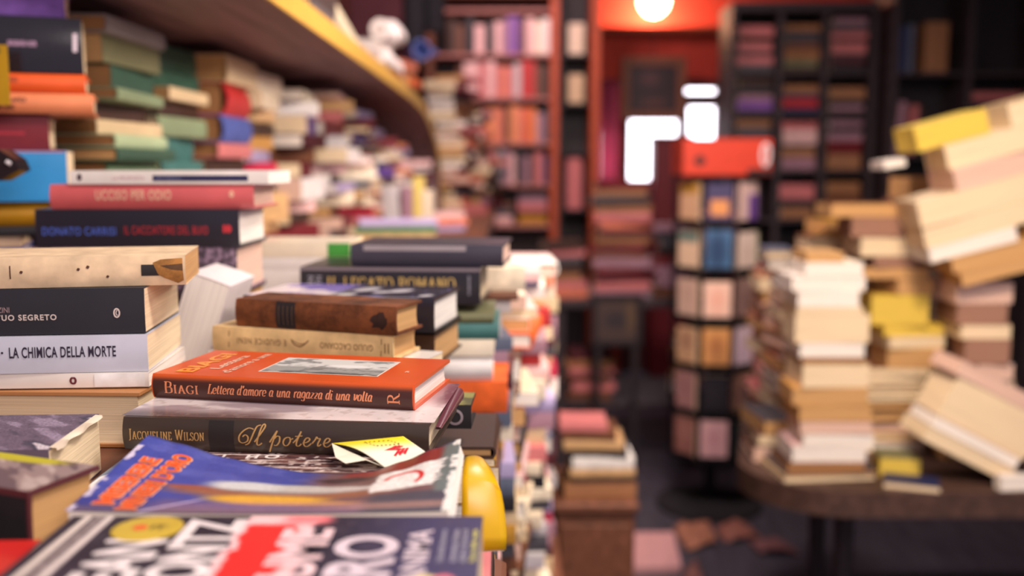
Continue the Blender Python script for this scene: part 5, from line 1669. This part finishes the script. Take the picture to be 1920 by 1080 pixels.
w2, h2 = (c.x - a.x) / 2, c.z - z0_ + .005
om = mat('orange_red_card', (208, 58, 26), 'gloss', .4)
g = G()
g.box((-w2, 0, 0), (w2, .008, h2), .002).box((-w2, .30, 0), (w2, .308, h2 * .9), .002).box((-w2, .008, 0), (-w2 + .008, .30, h2), .002).box((w2 - .008, .008, 0), (w2, .30, h2), .002).box((-w2 + .008, .008, 0), (w2 - .008, .30, .008))
g.obj('carton', om, oc)
G().box((-w2 + .01, .01, h2 * .86), (w2 - .01, .298, h2 * .89)).obj('top_flap', mat('pinkish_card', (232, 110, 100), 'gloss'), oc)
g = G().lathe([(.001, 0), (.022, 0), (.022, .002), (.001, .002)], 18)
g.obj('dark_hole', mat('hole_dark', (54, 34, 34), 'paper'), oc).matrix_local = Matrix.Translation((-w2 * .62, -.0005, h2 * .40)) @ Matrix.Rotation(R(90), 4, 'X')
G().tube([(w2 * .86 + .016 * math.cos(t * .5236), -.004, h2 * .55 + .045 * math.sin(t * .5236)) for t in range(13)], .007, 8).obj('white_ring', mat('ring_and_glint_white', (236, 230, 230), 'gloss'), oc, smooth=60)
G().box((w2 * .45, -.003, .004), (w2 * .98, 0, h2 * .18)).obj('dark_label', mat('hole_dark', (54, 34, 34), 'paper'), oc)

# ------------------------------------------------------------------ dark bookcases far right
def case(label, x0, x1, y0, y1, uprights, zs_, h):
    t = thing('bookcase', label, 'bookcase', (x0, y0, 0))
    iv = Matrix.Translation((-x0, -y0, 0))
    for x in uprights:
        G().box((x - .015, y0, 0), (x + .015, y1, h), .003, iv).obj('upright', dark_m, t)
    G().box((x0, y1 - .015, .02), (x1, y1, h), 0, iv).obj('back_panel', mat('near_black_wood', (40, 34, 38), 'wood'), t)
    for z in zs_:
        for u0, u1 in zip(uprights, uprights[1:]):
            G().box((u0 + .0155, y0 + .005, z - .022), (u1 - .0155, y1 - .016, z), .003, iv).obj('shelf', dark_m, t)
    G().box((x0, y0 - .01, h), (x1, y1, h + .05), .004, iv).obj('cornice', dark_m, t)
    return t


YR = 5.5
zr = lambda py: wp(960, py, YR).z
ux = [1.20, 1.455, 1.70, 1.965]
case('dark bookcase with lying books behind the revolving rack', 1.185, 1.98, YR, 5.82, ux, [zr(500), zr(410), zr(318), zr(212), zr(134)], zr(22))
gr = 'books lying in the dark bookcase'
ov = ['first', 'second', 'third']
cells = {
    (0, 134): [('rose', 42, 62), ('dark brown', 63, 74), ('rose', 75, 92), ('black', 93, 103), ('rose', 104, 118), ('dark grey', 119, 134)],
    (1, 134): [('light brown', 40, 52), ('dark grey', 53, 74), ('brown', 75, 90), ('light brown', 91, 108), ('olive', 109, 124), ('dark brown', 125, 134)],
    (2, 134): [('mauve', 25, 38), ('dark grey', 39, 53), ('rose', 54, 66), ('black', 67, 75), ('rose', 76, 96), ('dark grey', 97, 104), ('maroon', 105, 120), ('black', 121, 134)],
    (0, 212): [('dark brown', 142, 158), ('black', 159, 174), ('mauve', 175, 186), ('violet', 187, 205), ('black', 206, 212)],
    (1, 212): [('light brown', 156, 172), ('navy', 173, 182), ('red', 183, 200), ('navy', 201, 212)],
    (2, 212): [('light brown', 160, 182), ('black', 183, 195), ('mauve', 196, 206), ('black', 207, 212)],
    (0, 318): [('light brown', 222, 235), ('dark grey', 236, 262), ('brown', 263, 285), ('dark brown', 286, 318)],
    (1, 318): [('rose', 222, 236), ('pale pink', 240, 268), ('black', 269, 276), ('light brown', 277, 295), ('mauve', 296, 318)],
    (2, 318): [('mauve', 222, 234), ('black', 235, 246), ('mauve', 247, 262), ('dark red', 263, 288), ('light brown', 289, 318)],
    (1, 410): [('rose', 344, 372), ('black', 373, 388), ('light brown', 389, 410)],
    (2, 410): [('light brown', 340, 362), ('brown', 363, 388), ('dark brown', 389, 410)]}
tiern = {134: 'top', 212: 'second', 318: 'third', 410: 'fourth'}
for (ci, zb_), its in cells.items():
    xm = (ux[ci] + ux[ci + 1]) / 2
    pile(f'on the {tiern[zb_]} shelf, {ov[ci]} bay of the dark bookcase', gr, xm, YR + .10, zr(zb_) + .0005, [(c_, zr(a_) - zr(b_), dict(L=rnd.uniform(.178, .196))) for c_, a_, b_ in its], yaw=0, L=.2, W=.14, jx=.003, jyaw=2)
ux2 = [2.04, 2.44, 2.84]
case('farthest right dark bookcase with leaning and lying books', 2.02, 2.86, YR - .1, 5.72, ux2, [zr(400), zr(290), zr(138)], zr(-40))
zq = zr(138) + .001
row('on the upper shelf of the farthest right bookcase', 'upright books in the right bookcase', 2.062, YR - .08, zq, [('navy', .05, .24), ('slate', .03, .25, dict(gap=.06)), ('light brown', .12, .26)], .15)
row('on the lower shelf of the farthest right bookcase', 'upright books in the right bookcase', 2.058, YR - .08, zr(290) + .001, [('mauve', .04, .28, dict(lean=5, gap=.035)), ('rose', .035, .26, dict(lean=4, gap=.01)), ('dark brown', .03, .25)], .15)
pile('lying on the lower shelf of the farthest right bookcase, second bay', gr, 2.61, YR + .02, zr(290) + .0005, [('rose', .04, {}), ('maroon', .025, {}), ('navy', .06, {}), ('lavender', .055, {}), ('mauve', .05, {}), ('dark grey', .10, {})], yaw=0, L=.27, W=.15, jx=.004, jyaw=2)

# ------------------------------------------------------------------ round-cornered table with the cream-edged piles
tz = .75
tt = thing('table', 'dark wooden table with a rounded corner, loaded with cream-edged books', 'table', (1.6, 2.9, 0))
xl, yf, xr_, yb_, rc = .612, 2.372, 2.7, 3.45, .25
poly = [(xr_, yf), (xr_, yb_), (xl + .21, yb_)] + [(xl + rc - rc * math.cos(R(90 * k / 10)), yf + rc - rc * math.sin(R(90 * k / 10))) for k in range(11)]
poly = [(x - 1.6, y - 2.9) for x, y in poly]
G().prism(poly, tz - .065, tz).obj('tabletop', mat('table_brown_wood', (78, 56, 48), 'wood'), tt)
for x, y in ((1.02, 2.95), (2.55, 2.75), (1.05, 3.3), (2.55, 3.3)):
    G().tube([(x - 1.6, y - 2.9, 0), (x - 1.6, y - 2.9, tz - .065)], [.025, .035], 12).obj('leg', dark_m, tt, smooth=60)
YT = 2.46
zt_ = lambda py, Y=YT: wp(960, py, Y).z
xt = lambda px, Y=YT: (px - 960) / FPX * Y


def edge_pile(phrase, group, rows_, Y, base, W=.14, turn=180, under=None, jyaw=2.5, tilt=0.0, dy=0.0):
    """fore edges toward the camera; rows: colour, left, right, top, bottom, page"""
    its = []
    xm = sum((xt(r[1], Y) + xt(r[2], Y)) / 2 for r in rows_) / len(rows_)
    for r in rows_:
        Lk = xt(r[2], Y) - xt(r[1], Y)
        its.append((r[0], zt_(r[3], Y) - zt_(r[4], Y), dict(L=Lk, W=W, dx=(xt(r[1], Y) + xt(r[2], Y)) / 2 - xm, pg=r[5], hard=r[6] if len(r) > 6 else False)))
    if under:
        hv = zt_(rows_[-1][4], Y) - base
        its += fill_to(hv, under)
    pile(phrase, group, xm, Y + W / 2 + dy, base, its, yaw=turn, L=.18, W=W, jx=.002, jyaw=jyaw, tilt=(0, tilt))


edge_pile('of the tall pale pile on the round-cornered table', 'tall pale pile on the table', [
    ('tan', 1516, 1586, 448, 466, 't'), ('ivory', 1512, 1622, 467, 494, 'w'), ('white', 1488, 1628, 496, 523, 'w'), ('white', 1500, 1616, 525, 555, 'w'), ('cream', 1502, 1626, 556, 570, 'c'), ('beige', 1500, 1640, 572, 626, 'c'), ('white', 1508, 1632, 628, 655, 'w'),
    ('dark brown', 1512, 1630, 656, 668, 'b'), ('tan', 1512, 1640, 669, 714, 'c'), ('golden tan', 1498, 1642, 716, 749, 't'), ('ochre', 1508, 1648, 751, 781, 't'), ('brown', 1514, 1652, 784, 808, 'p'), ('cream', 1520, 1656, 810, 832, 'w'), ('pale pink', 1500, 1642, 835, 866, 'w'), ('dark brown', 1490, 1640, 868, 888, 'b')],
    YT, zt_(888, YT) + .0015, jyaw=2)
edge_pile('below the tall pale pile, loose on the table front', 'loose books under the tall pale pile', [('dark grey', 1480, 1662, 889, 896, 'b'), ('beige', 1478, 1660, 898, 909, 'c')], YT + .0, tz + .0005, W=.17, jyaw=6, turn=184)
# behind it, the pile with the yellow edges
Y2_ = 2.72
edge_pile('of the middle pile with yellow edges on the round-cornered table', 'middle pile on the table', [
    ('brown', 1560, 1700, 362, 388, 't'), ('black', 1600, 1720, 390, 428, 'd'), ('maroon', 1616, 1735, 430, 466, 'c'), ('dark grey', 1640, 1750, 468, 488, 'd'), ('brown', 1628, 1745, 490, 512, 't'), ('light brown', 1680, 1750, 514, 543, 't'), ('ochre', 1646, 1752, 546, 604, 'y'), ('yellow', 1664, 1780, 606, 626, 'y'),
    ('pale yellow', 1672, 1782, 628, 651, 'c'), ('golden tan', 1676, 1780, 653, 690, 't')], Y2_, tz + .0005, W=.15, under=['brown', 'tan', 'dark brown'], jyaw=7)
edge_pile('of the low pile behind the tall pale pile', 'low pile on the table', [('golden tan', 1536, 1596, 432, 444, 't'), ('ochre', 1540, 1630, 412, 430, 't')][::-1], 2.98, tz + .0005, W=.15, under=['brown', 'tan', 'mauve', 'dark brown', 'beige'], jyaw=8)
# right hand pile: level below, tilted above
edge_pile('of the level part of the right hand leaning pile', 'right hand pile on the table', [
    ('pale pink', 1798, 1906, 520, 558, 'p'), ('black', 1806, 1900, 560, 600, 'd'), ('tan', 1812, 1906, 603, 630, 'c'), ('black', 1826, 1910, 632, 680, 'd'), ('pale grey', 1846, 1916, 684, 714, 'p')], 2.625, tz + .0005, W=.15, under=['dark brown', 'brown', 'maroon'], jyaw=5)
tb_ = wp(1790, 520, 2.46)
ph = -15
tiltrows = [('beige', 1862, 2010, 236, 190, 'c'), ('cream', 1758, 1960, 302, 254, 'c'), ('pale pink', 1770, 1975, 345, 302, 'p'), ('cream', 1708, 1935, 398, 346, 'c'), ('tan', 1722, 1925, 440, 398, 'c'), ('ivory', 1735, 1900, 470, 440, 'w'), ('golden tan', 1780, 1985, 500, 468, 't'), ('tan', 1800, 1990, 530, 500, 't')]
its = []
for c_, x0_, x1_, b_, t_, pg in tiltrows:
    its.append((c_, (b_ - t_) / FPX * 2.58 * .97, dict(L=(x1_ - x0_) / FPX * 2.58, W=.15, pg=pg, hard=False, dx=((x0_ + x1_) / 2 - 1870) / FPX * 2.58 + (520 - (b_ + t_) / 2) / FPX * 2.58 * math.tan(R(-ph)))))
cbase = wp(1868, 519, 2.60)
pile('of the tilted books crowning the right hand pile', 'tilted books on the right hand pile', cbase.x, 2.655, cbase.z, its, yaw=180, L=.2, W=.15, jx=.002, jyaw=3, tilt=(0, ph))
q = wp(1668, 300, 2.62)
zc = sum(i_[1] for i_ in its[1:]) + .001
Mt = Matrix.Translation((cbase.x, 2.655, cbase.z)) @ Matrix.Rotation(R(ph), 4, 'Y') @ Matrix.Translation(((1768 - 1868) / FPX * 2.6 + zc * math.tan(R(-ph)), 0, zc)) @ Matrix.Rotation(R(180), 4, 'Z') @ Matrix.Translation((0, -.07, 0))
add(Mt, .190, .14, .064, 'pale yellow', 'paper', 'y', 'pale yellow paperback jutting out left near the top of the right hand pile', None, False)
Mt = Matrix.Translation(wp(1690, 314, 2.60)) @ Matrix.Rotation(R(-10), 4, 'Y') @ Matrix.Rotation(R(180), 4, 'Z') @ Matrix.Translation((0, -.14, 0))
add(Mt, .058, .10, .020, 'white', 'paper', 'w', 'small white booklet under the left end of the pale yellow paperback', None, False)
# props under the tilted crown
edge_pile('of the shadowed prop pile behind the tilted books', 'prop pile behind the tilted books', [('brown', 1700, 1800, 330, 372, 't'), ('maroon', 1690, 1800, 374, 420, 'd')], 2.93, tz + .0005, W=.15, under=['brown', 'dark brown', 'maroon', 'tan', 'dark red'], jyaw=6)

# slid-down books at the front
fr_ = [('dark grey', 1700, 1920, .060, 'c', -27, (1812, 908)), ('golden tan', 1700, 1890, .030, 'w', -29, (1806, 862)), ('brown', 1735, 1930, .100, 'c', -27, (1818, 838)), ('mauve', 1715, 1860, .034, 'p', -25, (1790, 712))]
names = ['lowest', 'second lowest', 'thick third', 'topmost']
Mb = Matrix.Translation((wp(1812, 868, 2.42).x, 2.42, tz + .0625)) @ Matrix.Rotation(R(27), 4, 'Y')
z = 0.0
for (c_, L_, W_, T_, pg, dx), nm in zip((('dark grey', .25, .155, .040, 'c', -.0), ('golden tan', .235, .16, .030, 'w', .0), ('brown', .25, .15, .112, 'c', .005), ('mauve', .215, .15, .040, 'p', -.03)), names):
    M = Mb @ Matrix.Translation((dx, .08, z)) @ Matrix.Rotation(R(180 + rnd.uniform(-3, 3)), 4, 'Z') @ Matrix.Translation((0, -W_ / 2, 0))
    add(M, L_, W_, T_ - .0005, c_, 'paper', pg, f'{nm} {c_} book of the slid pile at the right table front', 'slid pile at the table front', False)
    z += T_
for i, (px, py, Y, L_, W_, T_, c_, pg, yw, lab) in enumerate(((1722, 912, 2.385, .13, .09, .014, 'navy', 'c', 160, 'dark booklet with cream edge on the table front, left of the slid pile'), (1692, 912, 2.49, .10, .10, .05, 'olive', 'y', 170, 'olive book with yellowish edge lying between the two front piles'),
                                                               (1905, 905, 2.385, .08, .03, .036, 'white', 'w', 185, 'small white pad on the table front at the right edge'))):
    p = wp(px, py, Y)
    add(Matrix.Translation((p.x, Y + W_ / 2, tz + .0005 + (.0 if i != 2 else .0))) @ Matrix.Rotation(R(yw), 4, 'Z') @ Matrix.Translation((0, -W_ / 2, 0)), L_, W_, T_, c_, 'paper', pg, lab, None, False)
# shaded end-on piles left of the tall pale pile
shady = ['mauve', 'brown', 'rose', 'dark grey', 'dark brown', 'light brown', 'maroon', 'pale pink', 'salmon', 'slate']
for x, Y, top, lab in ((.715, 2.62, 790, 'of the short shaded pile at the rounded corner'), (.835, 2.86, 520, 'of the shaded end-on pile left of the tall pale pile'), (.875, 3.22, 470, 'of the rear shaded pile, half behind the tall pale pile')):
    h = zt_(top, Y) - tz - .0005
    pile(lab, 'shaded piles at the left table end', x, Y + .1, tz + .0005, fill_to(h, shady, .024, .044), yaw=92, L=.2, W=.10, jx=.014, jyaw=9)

# ------------------------------------------------------------------ build the listed books: those that show largest one by one, the rest as one mass
bpy.context.view_layer.update()
VV, FF, own = [], [], []
dg = bpy.context.evaluated_depsgraph_get()
for o in list(SC.objects):
    if o.type == 'MESH':
        k = len(VV)
        mw = o.matrix_world
        VV += [mw @ v.co for v in o.data.vertices]
        for p in o.data.polygons:
            FF.append([i + k for i in p.vertices])
            own.append(-1)
BOXF = [[0, 1, 3, 2], [4, 6, 7, 5], [0, 4, 5, 1], [2, 3, 7, 6], [0, 2, 6, 4], [1, 5, 7, 3]]
for di, d in enumerate(DEF):
    k = len(VV)
    VV += [d['M'] @ Vector((x, y, z)) for x in (-d['L'] / 2, d['L'] / 2) for y in (0, d['W']) for z in (0, d['T'])]
    for f in BOXF:
        FF.append([i + k for i in f])
        own.append(di)
tree = BVHTree.FromPolygons(VV, FF)
seen = [0] * len(DEF)
eye = Vector((0, 0, EYE))
for py in range(2, 1080, 4):
    for px in range(2, 1920, 4):
        u, fy, fz = _ray(px, py)
        hit = tree.ray_cast(eye, Vector((u, fy, fz)).normalized())
        if hit[2] is not None and own[hit[2]] >= 0:
            seen[own[hit[2]]] += 1
order = sorted(range(len(DEF)), key=lambda i: -seen[i])
N_MAX = 252
single = set(i for i in order[:N_MAX] if seen[i] > 3)
print('LISTED', len(DEF), 'VISIBLE', sum(1 for s_ in seen if s_ > 3), 'SINGLE', len(single), 'SMALLEST', min(seen[i] for i in single))
mv, mf, mfm, mms = [], [], [], []
midx = {}


def mi(m):
    if m.name not in midx:
        midx[m.name] = len(mms)
        mms.append(m)
    return midx[m.name]


for di, d in enumerate(DEF):
    if d['color']:
        cm_ = pm(d['color'], d['kind'])
    else:
        cm_ = mat('rack_%d_%d' % d['pic'], d['rgb'], 'paper')
    if di in single:
        M = d['M']
        nm = 'hardback_book' if d['hard'] else 'paperback_book'
        b = Book(nm, d['label'], M.to_translation(), 0, d['L'], d['W'], d['T'], cm_, d['page'], hard=d['hard'], b=d['b'], group=d['group'], rot=M.to_euler())
        if d.get('pic'):
            ti, fi = d['pic']
            c1, c2 = d['rgb'], d['rgb2']

            def pp(u, v, c1=c1, c2=c2, ti=ti, fi=fi):
                # u runs down the cover, v from the spine to the fore edge
                p = Paint(u, v, c1)
                k = (ti * 4 + fi) % 4
                if (ti, fi) in ((5, 1),):
                    return p.rect(.40, .80, .14, .86, c2, .02).c
                if (ti, fi) == (5, 2):
                    return p.rect(.30, 1, .50, 1, c2, .02).c
                if (ti, fi) in ((5, 0), (4, 0)):
                    return p.rect(0, .26, 0, 1, c2, .02).c
                if (ti, fi) == (1, 2):
                    return p.rect(.0, 1, .84, 1, c2, .02).rect(.9, 1, 0, 1, c2, .02).over(ell(u, v, .5, .55, .2, .25, .5), (110, 80, 80)).c
                if (ti, fi) == (4, 1):
                    return p.over(ell(u, v, .5, .45, .45, .4, .6), c2).c
                return p.over(ell(u, v, .35 + .1 * k, .5, .28, .3, .6) * .8, c2).rect(.80, .86, .2, .8, c2, .02).c
            b.picture('cover_picture', -d['L'] / 2 + .001, d['L'] / 2 - .001, .001, d['W'] - .001, pp, 24, 18, .3)
    else:
        for V, F, m in ((*cover_geo(d['L'], d['W'], d['T'], d['hard'], .001), cm_), (*page_geo(d['L'], d['W'], d['T'], d['hard'], .001), PAGE[d['page']])):
            k = len(mv)
            mv += [d['M'] @ Vector(v) for v in V]
            mf += [[i + k for i in f] for f in F]
            mfm += [mi(m)] * len(F)
rest = link('book_mass', mesh('book_mass', mv, mf, mms, mfm))
tag(rest, 'the many smaller and half hidden books filling shelves and piles all around', 'books')
rest['kind'] = 'stuff'
